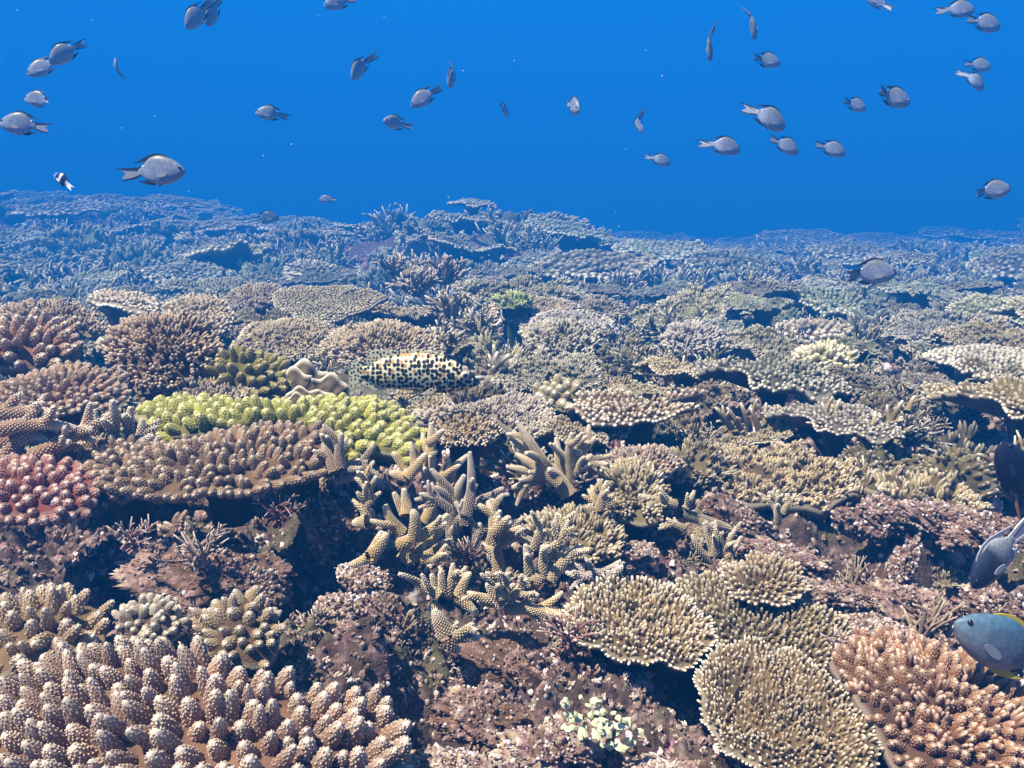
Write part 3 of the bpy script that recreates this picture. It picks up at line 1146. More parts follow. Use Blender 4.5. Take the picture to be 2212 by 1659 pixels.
def build_fish():
    G = "grey damselfish shoaling above the reef"
    protos = []
    for bend, fat in ((0, 1.0), (2.4, .95), (-2.6, 1.05), (4.2, .9), (-4.0, 1.0)):
        p_ = make_damsel("damselfish", M_CHROMIS, M_BLACKFIN, M_PALEFIN, M_BLACKFIN, M_CLEARFIN, fat=fat)
        for ch in p_.children_recursive:
            for vv in ch.data.vertices:
                x = vv.co.x - .012
                if x < 0:
                    vv.co.y += bend * x * x * 2.2
        protos.append(p_)
    first = set()
    # u, v, length seen, yaw (0 right, 180 left), pitch (head up +), roll, distance or None, label
    rows = [
        (325, 371, 148, 0, 0, 0, None, "largest grey damselfish with black-edged forked tail, above the low reef on the left"),
        (57, 270, 112, 180, 3, 0, None, "grey damselfish facing the left picture edge, white pectoral fin spread below it"),
        (90, 216, 80, 172, 4, 0, None, "small round damselfish just above the one at the left picture edge"),
        (100, 143, 84, 200, -28, 10, None, "damselfish tilted nose down, overlapped by a brighter fish at upper left"),
        (147, 110, 82, 195, -36, -10, 1.85, "bright damselfish overlapping another at upper left, nose down"),
        (251, 148, 50, 118, 62, 0, 2.9, "tiny faint fish seen edge on, right of the overlapping upper left pair"),
        (430, 28, 92, 215, -52, 0, 1.9, "pale oval fish near the top edge, front one of a pair, tail raised"),
        (462, 22, 84, 240, -62, 0, 2.1, "narrow pale fish near the top edge, back one of a pair"),
        (737, 3, 66, 200, -20, 0, 2.2, "pale fish cut off by the top edge, alone left of centre"),
        (780, 142, 78, 232, -50, 0, 2.1, "pale slim fish diving nose down, alone above the two slanting fish near centre"),
        (922, 207, 80, 190, -34, 0, None, "dark grey fish slanting nose down, larger of two near upper centre"),
        (979, 160, 78, 245, -58, 0, 2.3, "slim pale fish steeply nose down, upper of two slanting near centre"),
        (590, 246, 72, 190, 2, 0, None, "dark grey fish swimming level, alone between the left shoal and the centre"),
        (859, 267, 66, 222, 4, 0, 2.3, "small round grey fish with dark tail, lowest near the middle of the water"),
        (1088, 234, 50, 64, -35, 0, 3.0, "tiny fish seen nearly end on with white tail, left of the olive fish"),
        (1237, 228, 90, 285, -20, 0, 1.9, "olive-backed fish turned towards the viewer, alone at centre of the water"),
        (1379, 266, 72, 280, -45, 55, 2.6, "thin brownish fish seen edge on, right of the olive one facing the viewer"),
        (1532, 90, 92, 275, -72, 20, 1.9, "thin whitish fish hanging nose down, left one of two edge-on fish up high"),
        (1628, 48, 88, 265, -66, 25, 2.0, "thin fish hanging nose down, right one of two edge-on fish up high"),
        (1650, 130, 74, 8, -10, 0, None, "faint grey fish below the two edge-on ones, facing right"),
        (1652, 250, 108, 12, -29, 0, None, "large dark fish slanting nose down, uppermost of the tight trio right of centre"),
        (1692, 312, 78, 10, -28, 0, None, "dark fish directly under the large slanting one, middle of the trio"),
        (1792, 320, 78, 8, -20, 0, None, "dark slim fish right of the slanting trio, lowest of its row"),
        (1557, 314, 90, 10, -14, 0, None, "olive fish left of the slanting trio, black tail streaks"),
        (1421, 344, 60, 12, -20, 0, None, "small faint fish, lowest and leftmost of the slanting shoal on the right"),
        (1842, 225, 66, 10, -18, 0, None, "small faint fish left of a darker one with black tail, upper right"),
        (1922, 208, 98, 8, -18, 0, None, "dark fish with black striped tail, right of a fainter small one"),
        (2065, 20, 82, 5, -4, 0, None, "grey fish at the top right corner, partly behind a rounder one"),
        (2122, 48, 88, 12, -14, 0, None, "round grey fish at the top right corner, in front of a slimmer one"),
        (2110, 140, 68, 10, -10, 0, None, "faint fish upper of an overlapping pair near the right edge"),
        (2102, 170, 74, 15, -38, 0, 2.35, "faint fish lower of an overlapping pair, nose down near the right edge"),
        (1900, 6, 60, 170, 28, 0, 2.5, "small brownish fish cut off by the top edge on the right"),
        (2137, 412, 96, 4, 4, 0, None, "dark grey fish by the right edge above the reef, white spot at tail root"),
        (1872, 590, 130, -2, 0, 0, None, "brown-grey damselfish in front of the hazy right reef, pale belly"),
        (710, 430, 42, 180, -4, 0, None, "faint distant fish low over the reef, left of the central mound"),
        (408, 443, 28, 178, 0, 0, None, "tiny pinkish distant fish touching the far left reef crest"),
    ]
    for i, (u, v, L, yaw, pitch, roll, D, lab) in enumerate(rows):
        pi = (0, 0, 3, 1, 2, 4, 1)[i % 7] if i != 8 else 0
        o = protos[pi] if pi not in first else copy_fish(protos[pi])
        first.add(pi)
        if D is None:
            D = TL * F / (L * K * 1.0)
            D = min(D, 6.4)
        else:
            D *= TL / .09
        s = max(.6, min(1.35, L * K * D / F / TL)) if L < 60 else 1.0
        fish_pose(o, u, v, D, yaw, pitch, roll)
        o.scale = (s, s, s)
        tag(o, lab, "fish", G)

    # dark and two-tone fish by the right edge
    m2 = fish_skin("two_tone_skin", [(0, (.40, .40, .38)), (.36, (.28, .29, .30)), (.50, (.035, .045, .07)), (1, (.02, .03, .06))], 'X', -.2, .5, scale=.1)
    o = make_damsel("two_tone_damselfish", m2, M_CLEARFIN, M_CLEARFIN, M_PALEFIN, M_CLEARFIN, s=.105)
    fish_pose(o, 2166, 1188, .84, 200, -44)
    tag(o, "dark-fronted fish with whitish rear and tail, nose down before the rubble", "fish")
    m3 = fish_skin("black_fish_skin", [(0, (.012, .012, .03)), (1, (.016, .02, .04))], scale=.1)
    o = make_damsel("black_damselfish", m3, M_BLACKFIN, M_BLACKFIN, plain("rust_fin", (.35, .12, .04)), M_BLACKFIN, s=.115)
    fish_pose(o, 2196, 1040, 1.0, 190, 62)
    tag(o, "black fish with rusty tail edge, half out of the right edge", "fish")
    m4 = fish_skin("blue_grey_skin", [(0, (.24, .23, .22)), (.4, (.13, .18, .23)), (1, (.05, .13, .20))], scale=.12)
    o = make_damsel("blue_grey_damselfish", m4, M_YELLOWFIN, M_GREYBLUE, M_GREYBLUE, M_YELLOWFIN, s=.125, m_pec=M_GREYBLUE)
    fish_pose(o, 2185, 1412, .72, 180, 30)
    tag(o, "blue-grey fish with yellow back edge, over the pinkish branching coral at lower right", "fish")
    # banded fish over the far left reef
    m5 = fish_skin("banded_skin", [(0, (.8, .8, .78)), (.14, (.8, .8, .78)), (.17, (.02, .02, .03)), (.42, (.02, .02, .03)), (.45, (.85, .9, .95)), (.56, (.85, .9, .95)),
                                   (.59, (.02, .02, .03)), (.76, (.03, .03, .05)), (.80, (.10, .30, .9)), (1, (.15, .4, .95))], 'X', -.2, .5, scale=.08)
    o = make_damsel("banded_fish", m5, M_BLACKFIN, M_WHITEFIN, M_WHITEFIN, M_WHITEFIN, s=.085, fat=1.2)
    fish_pose(o, 138, 392, 2.6, 160, 30)
    tag(o, "black fish with white and blue bands, over the far left reef crest", "fish")
    m6 = fish_skin("yellowish_skin", [(0, (.6, .5, .1)), (1, (.4, .34, .06))], scale=.06)
    o = make_damsel("yellow_fish", m6, M_YELLOWFIN, M_YELLOWFIN, M_YELLOWFIN, M_YELLOWFIN, s=.07)
    fish_pose(o, 78, 492, 4.6, 110, 20)
    tag(o, "tiny yellowish fish close over the left reef slope", "fish")
    m7 = fish_skin("dark_reef_fish_skin", [(0, (.16, .18, .16)), (1, (.06, .08, .08))], scale=.16)
    o = make_damsel("dark_reef_fish", m7, M_BLACKFIN, M_CLEARFIN, M_BLACKFIN, M_CLEARFIN, s=.17)
    fish_pose(o, 571, 471, 6.5, 5, 2)
    o.scale = (1.3, 1.3, 1.3)
    tag(o, "blurry dark fish resting over the reef crest left of the central mound", "fish")


# ------------------------------------------------------------------ the spotted grouper
def spot_skin(name, scale, edge, rust=True, head=None):
    m, n, b = nodes_of(name)
    L = n.links.new
    tx = N(n, "ShaderNodeTexCoord")
    sp = N(n, "ShaderNodeSeparateXYZ")
    L(tx.outputs["Object"], sp.inputs[0])
    cb = N(n, "ShaderNodeCombineXYZ")
    L(sp.outputs[0], cb.inputs[0])
    L(sp.outputs[2], cb.inputs[1])
    vc = N(n, "ShaderNodeTexVoronoi", voronoi_dimensions='2D', feature='F1')
    vc.inputs["Scale"].default_value = scale
    vc.inputs["Randomness"].default_value = .62
    L(cb.outputs[0], vc.inputs["Vector"])
    no = N(n, "ShaderNodeTexNoise")
    no.inputs["Scale"].default_value = scale * .4
    L(tx.outputs["Object"], no.inputs["Vector"])
    th = N(n, "ShaderNodeMapRange")
    th.inputs[1].default_value = .32
    th.inputs[2].default_value = .68
    th.inputs[3].default_value = edge * .78
    th.inputs[4].default_value = edge * 1.28
    L(no.outputs[0], th.inputs[0])
    df = N(n, "ShaderNodeMath", operation='SUBTRACT')
    L(th.outputs[0], df.inputs[0])
    L(vc.outputs["Distance"], df.inputs[1])
    st = N(n, "ShaderNodeMapRange")
    st.inputs[1].default_value = 0
    st.inputs[2].default_value = .06
    L(df.outputs[0], st.inputs[0])
    rc = N(n, "ShaderNodeSeparateColor")
    L(vc.outputs["Color"], rc.inputs[0])
    # rust coloured cells on the upper side, a few empty cells
    up = N(n, "ShaderNodeMapRange")
    up.inputs[1].default_value = -.005
    up.inputs[2].default_value = .032
    up.inputs[3].default_value = .06
    up.inputs[4].default_value = .40 if rust else .0
    L(sp.outputs[2], up.inputs[0])
    ls = N(n, "ShaderNodeMath", operation='LESS_THAN')
    L(rc.outputs[0], ls.inputs[0])
    L(up.outputs[0], ls.inputs[1])
    sc1 = N(n, "ShaderNodeMix", data_type='RGBA')
    L(ls.outputs[0], sc1.inputs[0])
    sc1.inputs[6].default_value = (.012, .012, .010, 1)
    sc1.inputs[7].default_value = (.40, .23, .085, 1)
    pal = N(n, "ShaderNodeMix", data_type='RGBA')
    n2 = N(n, "ShaderNodeTexNoise")
    n2.inputs["Scale"].default_value = 22
    L(tx.outputs["Object"], n2.inputs["Vector"])
    L(n2.outputs[0], pal.inputs[0])
    pal.inputs[6].default_value = (.66, .58, .32, 1)
    pal.inputs[7].default_value = (.64, .65, .45, 1)
    mx = N(n, "ShaderNodeMix", data_type='RGBA')
    L(st.outputs[0], mx.inputs[0])
    L(pal.outputs[2], mx.inputs[6])
    L(sc1.outputs[2], mx.inputs[7])
    L(mx.outputs[2], b.inputs["Base Color"])
    b.inputs["Roughness"].default_value = .55
    return m


def build_grouper():
    q = .28 / 1510

    def g(x, y):
        return ((x - 1085) * q, (430 - y) * q)
    prof = [(1842, 532, 556), (1820, 508, 580), (1790, 480, 596), (1740, 432, 608), (1680, 378, 622), (1600, 322, 640), (1500, 276, 655), (1400, 237, 662),
            (1300, 213, 655), (1150, 196, 632), (1000, 200, 617), (850, 222, 606), (750, 248, 595), (670, 285, 568), (610, 320, 525), (560, 342, 502), (500, 350, 490), (470, 350, 486)]
    prof = resample_profile([((x - 1085) * q, (430 - t) * q, (430 - b) * q) for x, t, b in prof], 40)
    hw = lambda x: np.interp(x, [(-615) * q, -500 * q, -250 * q, 100 * q, 350 * q, 550 * q, 680 * q, 757 * q], [.004, .008, .024, .034, .036, .030, .018, .004])
    body = spot_skin("spotted_body_skin", 112, .47)
    finm = spot_skin("spotted_fin_skin", 125, .31, False)
    root = bpy.data.objects.new("grouper", None)
    col.objects.link(root)
    link("body", loft_body(prof, hw, 28, .9).mesh("body", body), root)

    def fin(name, pts, th=.004, y=0.0, lean=0.0, m=finm):
        return link(name, fin_mesh([g(*p) for p in pts], th, y, lean, 1).mesh(name, m, False), root)
    fin("tail_fin", [(505, 345), (450, 318), (400, 285), (376, 280), (366, 300), (364, 360), (352, 430), (340, 500), (328, 590), (348, 602), (385, 590), (440, 535), (505, 490)])
    sd = fin("dorsal_fin", [(1480, 285), (1440, 232), (1400, 222), (1370, 205), (1320, 200), (1290, 182), (1230, 180), (1200, 168), (1130, 172), (1100, 160), (1030, 170), (990, 160), (900, 178),
                            (850, 172), (790, 168), (720, 162), (650, 165), (590, 185), (545, 225), (520, 270), (520, 315), (540, 342), (600, 350), (700, 300), (900, 250), (1200, 230)])
    fin("anal_fin", [(780, 560), (760, 600), (720, 618), (640, 618), (570, 600), (520, 565), (495, 520), (510, 498), (600, 500), (700, 545)])
    for s in (-1, 1):
        fin("pectoral_fin", [(1345, 545), (1335, 590), (1270, 640), (1150, 700), (1040, 728), (1008, 718), (1030, 690), (1120, 650), (1210, 600), (1290, 555)], .003, s * .040, s * .0)
        fin("pelvic_fin", [(1330, 640), (1290, 655), (1180, 690), (1040, 742), (1020, 735), (1120, 690), (1240, 640)], .003, s * .018)
        e = link("eye", ball(((1668 - 1085) * q, s * .0255, (430 - 435) * q), .0098, 14, .7).mesh("eye", plain("grouper_iris", (.55, .50, .33), .3)), root)
        link("pupil", ball(((1670 - 1085) * q, s * .0290, (430 - 435) * q), .0062, 12, .7).mesh("pupil", M_EYE), e)
    # the mouth: a dark seam along the jaw
    for s in (-1, 1):
        mm = MB()
        pts = np.array([(g(x, 0)[0], s * w_, g(0, y)[1]) for x, y, w_ in ((1838, 548, .0045), (1800, 562, .0105), (1760, 570, .0155), (1715, 574, .0195))])
        tube(mm, pts, np.full(4, .0016), 6, np.random.default_rng(3))
        link("mouth", mm.mesh("mouth", M_EYE), root)
        fin("gill_edge", [(1500, 380), (1478, 440), (1470, 500), (1485, 560), (1476, 560), (1460, 500), (1468, 440), (1490, 380)], .003, s * .0335, m=M_BLACKFIN)
    D = 1.36
    zx = lambda x: (1000 + x / 3.687) * .69125
    zy = lambda y: (1050 + y / 3.687) * .69125
    p = P(zx(1085), zy(425), D)
    root.location = p
    root.rotation_euler = (R(3), 0, R(4))
    root.scale = (1.36 / 1.8, 1.36 / 1.8, 1.36 / 1.8 * 1.04)
    tag(root, "pale grouper covered in black honeycomb spots, resting among the corals", "fish")
    FOOT.append((p[0], p[1], .10))
    return root


# ------------------------------------------------------------------ hollows and rises of the ground
bump(120, 1190, 1.00, .13, -.13, .10)      # cave under the red coral
bump(600, 1120, 1.06, .10, -.16, .09)      # cave under the brown plate
bump(480, 1260, .98, .12, .035, .10)       # rubble slope below it
bump(330, 1230, 1.0, .05, .02)
bump(640, 1300, .92, .05, .03, .04)
bump(1150, 1440, .82, .07, .055, .07)      # algae covered rock
bump(1250, 1590, .68, .045, .03, .03)
bump(1000, 1560, .72, .05, .03, .04)
bump(830, 1390, .86, .05, .04, .04)
bump(1400, 1560, .70, .04, -.06, .06)      # shadowed hollow under the tan table
bump(1390, 935, 1.44, .13, -.12, .10)      # below the brown table
bump(1060, 960, 1.35, .06, -.10, .08)
bump(1220, 1090, 1.18, .05, -.07, .05)
bump(1820, 1100, 1.22, .04, -.10, .05)
bump(1940, 1230, 1.05, .045, -.10, .05)
bump(2060, 1200, 1.08, .05, -.11, .07)
bump(2000, 1090, 1.2, .09, .05, .06)
bump(1700, 1180, 1.12, .09, .02, .06)
bump(2120, 800, 2.3, .28, -.12, .2)
bump(900, 1430, .82, .04, -.06, .04)
bump(920, 1380, .86, .04, -.06, .04)

build_ground()

TAN = (.62, .42, .19)
PINK = (.42, .215, .165, .62)
BROWN = (.30, .165, .10)
YEL = (.66, .66, .10, .36)
GREY = (.34, .28, .20)
LAV = (.52, .43, .43)
ORANGE = (.50, .24, .11)

FING = [knob_mesh_data(200 + i, 2.3, n=84, seg=14, bump=.115, pt=.25) for i in range(5)]
KN2 = [knob_mesh_data(300 + i, 1.35, n=46, seg=10, bump=.135) for i in range(4)]
KN3 = [knob_mesh_data(400 + i, 1.7, n=42, seg=10, bump=.14, pt=.15) for i in range(4)]


def zA(zx, zy):
    return 691 + zx * .3125, 864 + zy * .3125


zA.k = .3125

# ---- foreground
hero("finger_coral", [(-60, 1560), (40, 1470), (170, 1410), (330, 1405), (450, 1450), (620, 1490), (860, 1530), (890, 1600), (880, 1700), (700, 1790), (300, 1800), (-80, 1780)],
     .66, 44, "big finger coral of fat pinkish cones with pale dotted tips, along the bottom left", color=PINK, spacing=.0180, rad=.0088, hgt=.031, hvar=.3, lean=.25, glean=(-.05, -.12, 0),
     dome=.02, thick=.03, rim=False, parts=FING, part_name="finger", maxparts=99, jit=.15, basecol=(.3, .16, .11), rough=.008)
hero("branching_coral", [(-60, 1330), (30, 1300), (150, 1295), (225, 1320), (225, 1390), (170, 1430), (60, 1470), (-60, 1480)], .80, 40,
     "peach branching coral with knobbly stubs at the left edge, below the dark cave", color=(.54, .34, .20), spacing=.0175, rad=.0075, hgt=.025, lean=.45, dome=.02, jit=.3, parts=KN3, part_name="branch", rim=False, thick=.02)
hero("bushy_coral", [(420, 1340), (470, 1305), (560, 1300), (605, 1350), (600, 1410), (560, 1440), (450, 1430)], .80, 42,
     "small tan bushy coral on the turf rock above the big finger coral", color=(.45, .31, .18), spacing=.0125, rad=.0055, hgt=.015, lean=.5, dome=.022, jit=.3, basecol=(.18, .11, .06), parts=KN3, part_name="branch", rim=False)
hero("bushy_coral", ell(330, 1345, 150, 90), .80, 40, "small whitish bushy coral beside the small tan one at lower left", color=(.62, .52, .48), spacing=.0082, rad=.0040, hgt=.010, lean=.5, dome=.016, jit=.45, parts=KN2, part_name="branch", rim=False, hvar=.4, basecol=(.2, .14, .11))
hero("table_coral", [(1210, 1350), (1250, 1280), (1330, 1245), (1420, 1260), (1490, 1300), (1530, 1350), (1545, 1390), (1500, 1425), (1400, 1440), (1320, 1410), (1250, 1385)], .86, 38,
     "tan table coral with crisp white rim, tilted over a dark hollow at lower right", color=(.42, .29, .165, .92), spacing=.0056, rad=.0021, hgt=.0095, lean=.5, dome=-.006, thick=.012, jit=.22, hvar=.32, gap=.03, rough=.012, rimtip=1.0, stalk_r=.2)
hero("table_coral", [(1500, 1480), (1530, 1420), (1620, 1395), (1720, 1440), (1830, 1510), (1900, 1580), (1890, 1660), (1840, 1740), (1700, 1720), (1590, 1640), (1530, 1560)], .72, 46,
     "brown-olive table coral with fine pegs, running off the bottom edge at lower right", color=(.36, .245, .145, .8), spacing=.0046, rad=.0017, hgt=.0076, lean=.4, dome=.0, thick=.014, jit=.26, hvar=.35, gap=.04, rough=.014, rimtip=1.0)
hero("table_coral", [(1430, 1260), (1480, 1215), (1580, 1215), (1700, 1260), (1830, 1300), (1850, 1370), (1780, 1420), (1640, 1400), (1560, 1380), (1500, 1320)], .92, 36,
     "flat olive-brown coral field behind the white-rimmed table coral", color=(.30, .22, .12), spacing=.0066, rad=.0024, hgt=.010, lean=.3, dome=.008, thick=.02, jit=.2, sink=.02, hvar=.35)
hero("table_coral", [(1560, 1235), (1620, 1205), (1720, 1215), (1740, 1270), (1690, 1300), (1600, 1290)], .96, 34,
     "small tan shelf coral jutting over the olive-brown coral field", color=(.40, .28, .17), spacing=.0068, rad=.0026, hgt=.010, lean=.6, dome=.004, thick=.012)
hero("branching_coral", [(1790, 1430), (1850, 1370), (1960, 1375), (2060, 1420), (2160, 1470), (2290, 1560), (2300, 1720), (2100, 1790), (1960, 1720), (1900, 1600), (1840, 1500)], .72, 44,
     "pinkish-tan branching coral with pale stub tips at the bottom right", color=(.42, .165, .075, .42), basecol=(.17, .085, .06), spacing=.0110, rad=.0050, hgt=.017, lean=.3, glean=(-.1, -.1, 0), dome=.02, thick=.03, rim=False, parts=KN3 + [FORKS[1]], part_name="branch", maxparts=99, jit=.2)

# ---- left
hero("knobby_coral", [(-60, 1010), (60, 985), (150, 995), (200, 1035), (190, 1090), (120, 1110), (0, 1120), (-70, 1110)], 1.04, 32,
     "reddish-pink knobby coral with white tips over the dark cave at the left edge", color=(.50, .11, .085, .55), spacing=.015, rad=.007, hgt=.015, lean=.6, dome=.015, thick=.03, parts=KN2, part_name="knob", rim=True, stalk=.03)
hero("knobby_coral", [(195, 1010), (300, 970), (430, 950), (560, 930), (690, 925), (730, 960), (700, 1010), (620, 1040), (480, 1065), (330, 1075), (230, 1060)], 1.10, 34,
     "wide brown knobby shelf coral over a black hollow, below the yellow-green coral", color=(.40, .24, .15, .36), spacing=.0150, rad=.0070, hgt=.020, lean=.5, jit=.3, dome=.010, thick=.016, parts=KN3, part_name="knob", rim=True, stalk=.09, stalk_r=.2, maxparts=99, gap=.04, rimtip=.6)
hero("knobby_coral", ell(265, 1010, 150, 130), 1.12, 34, "brown knobby lump at the left end of the wide brown shelf coral", color=(.38, .22, .14, .4), spacing=.0145, rad=.0072, hgt=.018, lean=.5, dome=.03, parts=KN2, part_name="knob", rim=False)
stag_hero("staghorn_coral", [((190, 1000), (185, 905), 40), ((230, 990), (243, 865), 30), ((280, 990), (282, 880), 28), ((260, 1010), (330, 940), 34), ((215, 990), (160, 930), 30), ((300, 990), (308, 905), 26)], 1.16,
          "brown coral of thick upright fingers left of the yellow-green coral", (lambda f: f)(type("t", (), {"__call__": lambda s, x, y: (x, y), "k": 1.0})()), color=(.38, .22, .14), cup=.0038)
ident = type("t", (), {"__call__": lambda s, x, y: (x, y), "k": 1.0})()
stag_hero("staghorn_coral", [((-20, 890), (115, 890), 34), ((0, 930), (165, 925), 30), ((-10, 960), (100, 950), 30), ((60, 960), (90, 880), 30), ((70, 985), (250, 890), 32), ((0, 1000), (60, 935), 30), ((-20, 1000), (30, 985), 26), ((110, 985), (160, 935), 26)], 1.12,
          "pinkish coral with level fingers at the left edge above the reddish coral", ident, color=(.48, .28, .19), cup=.0038)
hero("table_coral", [(-40, 850), (60, 810), (160, 795), (262, 810), (265, 850), (220, 880), (100, 895), (-40, 905)], 1.32, 30,
     "pinkish table coral of short level fingers at the left edge, over a dark gap", color=(.50, .31, .24), spacing=.0125, rad=.0054, hgt=.017, lean=1.0, dome=.012, thick=.02, peg='knob', rimtip=.8)
hero("finger_coral", [(-40, 745), (60, 700), (150, 710), (175, 760), (130, 790), (20, 800), (-50, 800)], 1.6, 30,
     "orange-brown finger coral at the left edge, fingers slanting to the right", color=ORANGE, spacing=.024, rad=.0105, hgt=.042, lean=.5, glean=(.5, -.2, 0), dome=.02, thick=.03, parts=KN3, part_name="finger", rim=False)
hero("bushy_coral", [(-40, 690), (80, 660), (200, 680), (240, 720), (160, 740), (0, 740)], 1.95, 26, "tan bushy coral at the left edge behind the orange-brown fingers", color=(.47, .32, .22), spacing=.018, rad=.0075, hgt=.022, dome=.03, peg='fork', rim=False)
hero("bushy_coral", [(220, 745), (300, 705), (420, 700), (480, 735), (470, 790), (380, 840), (300, 850), (250, 800)], 1.5, 30,
     "brown bushy coral mound left of the yellow-green clump", color=(.40, .25, .165), spacing=.0155, rad=.0068, hgt=.019, lean=.5, dome=.05, peg='fork', rim=False)
hero("bushy_coral", [(330, 850), (400, 830), (500, 830), (560, 850), (500, 880), (400, 885)], 1.42, 24, "small lilac-tan bushy coral behind the front yellow-green coral", color=(.48, .37, .32), spacing=.012, rad=.005, hgt=.014, dome=.012, peg='fork', rim=False)

# ---- yellow-green
hero("knobby_coral", [(285, 900), (340, 872), (450, 868), (520, 888), (640, 886), (700, 868), (760, 866), (860, 890), (910, 930), (895, 990), (830, 1015), (760, 985), (700, 935), (560, 925), (440, 945), (330, 940)],
     1.26, 32, "bright yellow-green knobby coral spread wide below the spotted fish", color=YEL, spacing=.0175, rad=.0086, hgt=.021, lean=.4, dome=.02, thick=.03, parts=KN2, part_name="knob", rim=True, rimtip=.4, maxparts=99, basecol=(.30, .27, .05))
hero("knobby_coral", [(415, 800), (470, 780), (540, 775), (610, 785), (620, 830), (580, 865), (500, 860), (430, 850)], 1.48, 38,
     "taller olive-yellow knobby coral clump behind the bright one, against leafy coral", color=(.42, .36, .06, .3), spacing=.0175, rad=.0088, hgt=.024, lean=.5, dome=.04, parts=KN3, part_name="knob", rim=True, rimtip=.3)


# ---- leafy coral
def leafy(name, lobes, D, label, color, cupk=.35):
    """thin wavy sheets: each lobe (u, v of its root, length, direction degrees, spread degrees, rise)"""
    SEED[0] += 1
    rng = np.random.default_rng(SEED[0])
    root = bpy.data.objects.new(name, None)
    col.objects.link(root)
    u0, v0 = np.mean([l[0] for l in lobes]), max(l[1] for l in lobes)
    A = P(u0, v0, D)
    root.location = A
    for (u, v, L, ang, spread, rise, dd) in lobes:
        p0 = P(u, v, D + dd) - A
        Lm = W(L, D)
        nr, na = 22, 72
        r = np.linspace(.05, 1, nr)[:, None] ** .8
        a = np.radians(np.linspace(-spread, spread, na))[None]
        edge = 1 + .10 * np.sin(a * 5 + rng.uniform(0, 6)) + .06 * np.sin(a * 11 + rng.uniform(0, 6))
        # sheet coordinates: fan opens along 'ang' in the x-z plane facing the viewer, curling towards him
        X = r * Lm * edge * np.sin(a)
        Y = r * Lm * edge * np.cos(a)
        cur = cupk * Lm * (r ** 2) * np.cos(a) + .016 * Lm * r * np.sin(a * 17 + r * 3) + .012 * Lm * np.sin(r * 26) + (.03 + .02 * rng.uniform()) * Lm * r ** 1.5 * np.sin(a * 6 + rng.uniform(0, 6))
        ca, sa = math.cos(R(ang)), math.sin(R(ang))
        up = np.stack([np.broadcast_to(Y * ca - X * sa, X.shape), cur * 1.1 * rise + (1 - rise) * -Y * .8, np.broadcast_to(Y * sa + X * ca, X.shape) * (.35 + .65 * rise) + (1 - rise) * cur * .3], -1)
        top = up.reshape(-1, 3) + p0
        th = .0035
        bot = top + np.array((0, th, -th * .5))
        i = np.arange(nr - 1)[:, None] * na + np.arange(na - 1)[None]
        Q = np.stack([i, i + 1, i + na + 1, i + na], -1).reshape(-1, 4)
        n = nr * na
        per = np.concatenate([np.arange(na), np.arange(1, nr) * na + na - 1, np.arange(na - 2, -1, -1) + (nr - 1) * na, np.arange(nr - 2, 0, -1) * na])
        p2 = np.roll(per, -1)
        QS = np.stack([per, per + n, p2 + n, p2], 1)
        mb = MB()
        tp = np.clip((r - .9) / .1, 0, 1) * np.ones_like(a) * 1.0
        mb.add(np.concatenate([top, bot]), np.concatenate([Q, Q[:, ::-1] + n, QS]), None, np.tile(tp.ravel(), 2), .6)
        link("lobe", mb.mesh("lobe", M_CORAL), root, color)
    tag(root, label, "coral")
    return root


leafy("leafy_coral", [(655, 880, 100, 75, 50, .9, .06), (640, 880, 85, 110, 45, .85, .03), (690, 885, 80, 55, 48, .85, .0), (665, 895, 62, 85, 62, .8, -.05), (640, 895, 45, 120, 60, .8, -.08), (560, 830, 72, 105, 50, .8, .10), (505, 812, 62, 100, 50, .8, .11)],
      1.42, "beige leafy coral of thin wavy sheets behind the yellow-green corals", (.26, .20, .13, .6))
leafy("leafy_coral", [(800, 830, 65, -75, 88, .35, .02)], 1.66, "rounded grey leaf coral with pale yellow rim, under the tail half of the spotted fish", (.17, .155, .14, .6), .15)
leafy("leafy_coral", [(728, 806, 45, -90, 80, .5, .0)], 1.74, "pale cup-shaped leaf coral left of the spotted fish's tail", (.20, .16, .11, .6), .2)

# ---- centre
hero("bushy_coral", [(880, 915), (900, 890), (1000, 890), (1060, 872), (1140, 850), (1190, 872), (1200, 925), (1130, 955), (1060, 915), (960, 920)], 1.50, 30,
     "lavender-white bushy coral right under the head of the spotted fish", color=(.60, .51, .52), spacing=.0098, rad=.0042, hgt=.012, lean=.5, dome=.016, thick=.02, peg='fork', rim=True)
hero("table_coral", [(935, 925), (970, 900), (1040, 905), (1070, 925), (1040, 955), (970, 960)], 1.34, 26, "small brown shelf coral below the lavender-white one, dark underneath", color=(.42, .27, .14), spacing=.0105, rad=.0048, hgt=.011, dome=.01, thick=.02, peg='fork')
hero("table_coral", [(1230, 880), (1260, 845), (1360, 850), (1400, 870), (1470, 840), (1520, 845), (1500, 880), (1400, 905), (1290, 915)], 1.50, 24,
     "brown table coral with white beaded rim above the widest black shadow", color=(.34, .235, .15, .85), spacing=.0105, rad=.0043, hgt=.011, lean=.6, dome=-.004, thick=.018, stalk_r=.16)
hero("knobby_coral", [(1150, 850), (1190, 830), (1250, 835), (1270, 865), (1220, 890), (1160, 885)], 1.62, 26, "small golden-olive knobby coral between the lavender coral and the brown table", color=(.42, .34, .13), spacing=.02, rad=.0095, hgt=.017, dome=.02, parts=KN2, part_name="knob", rim=False)
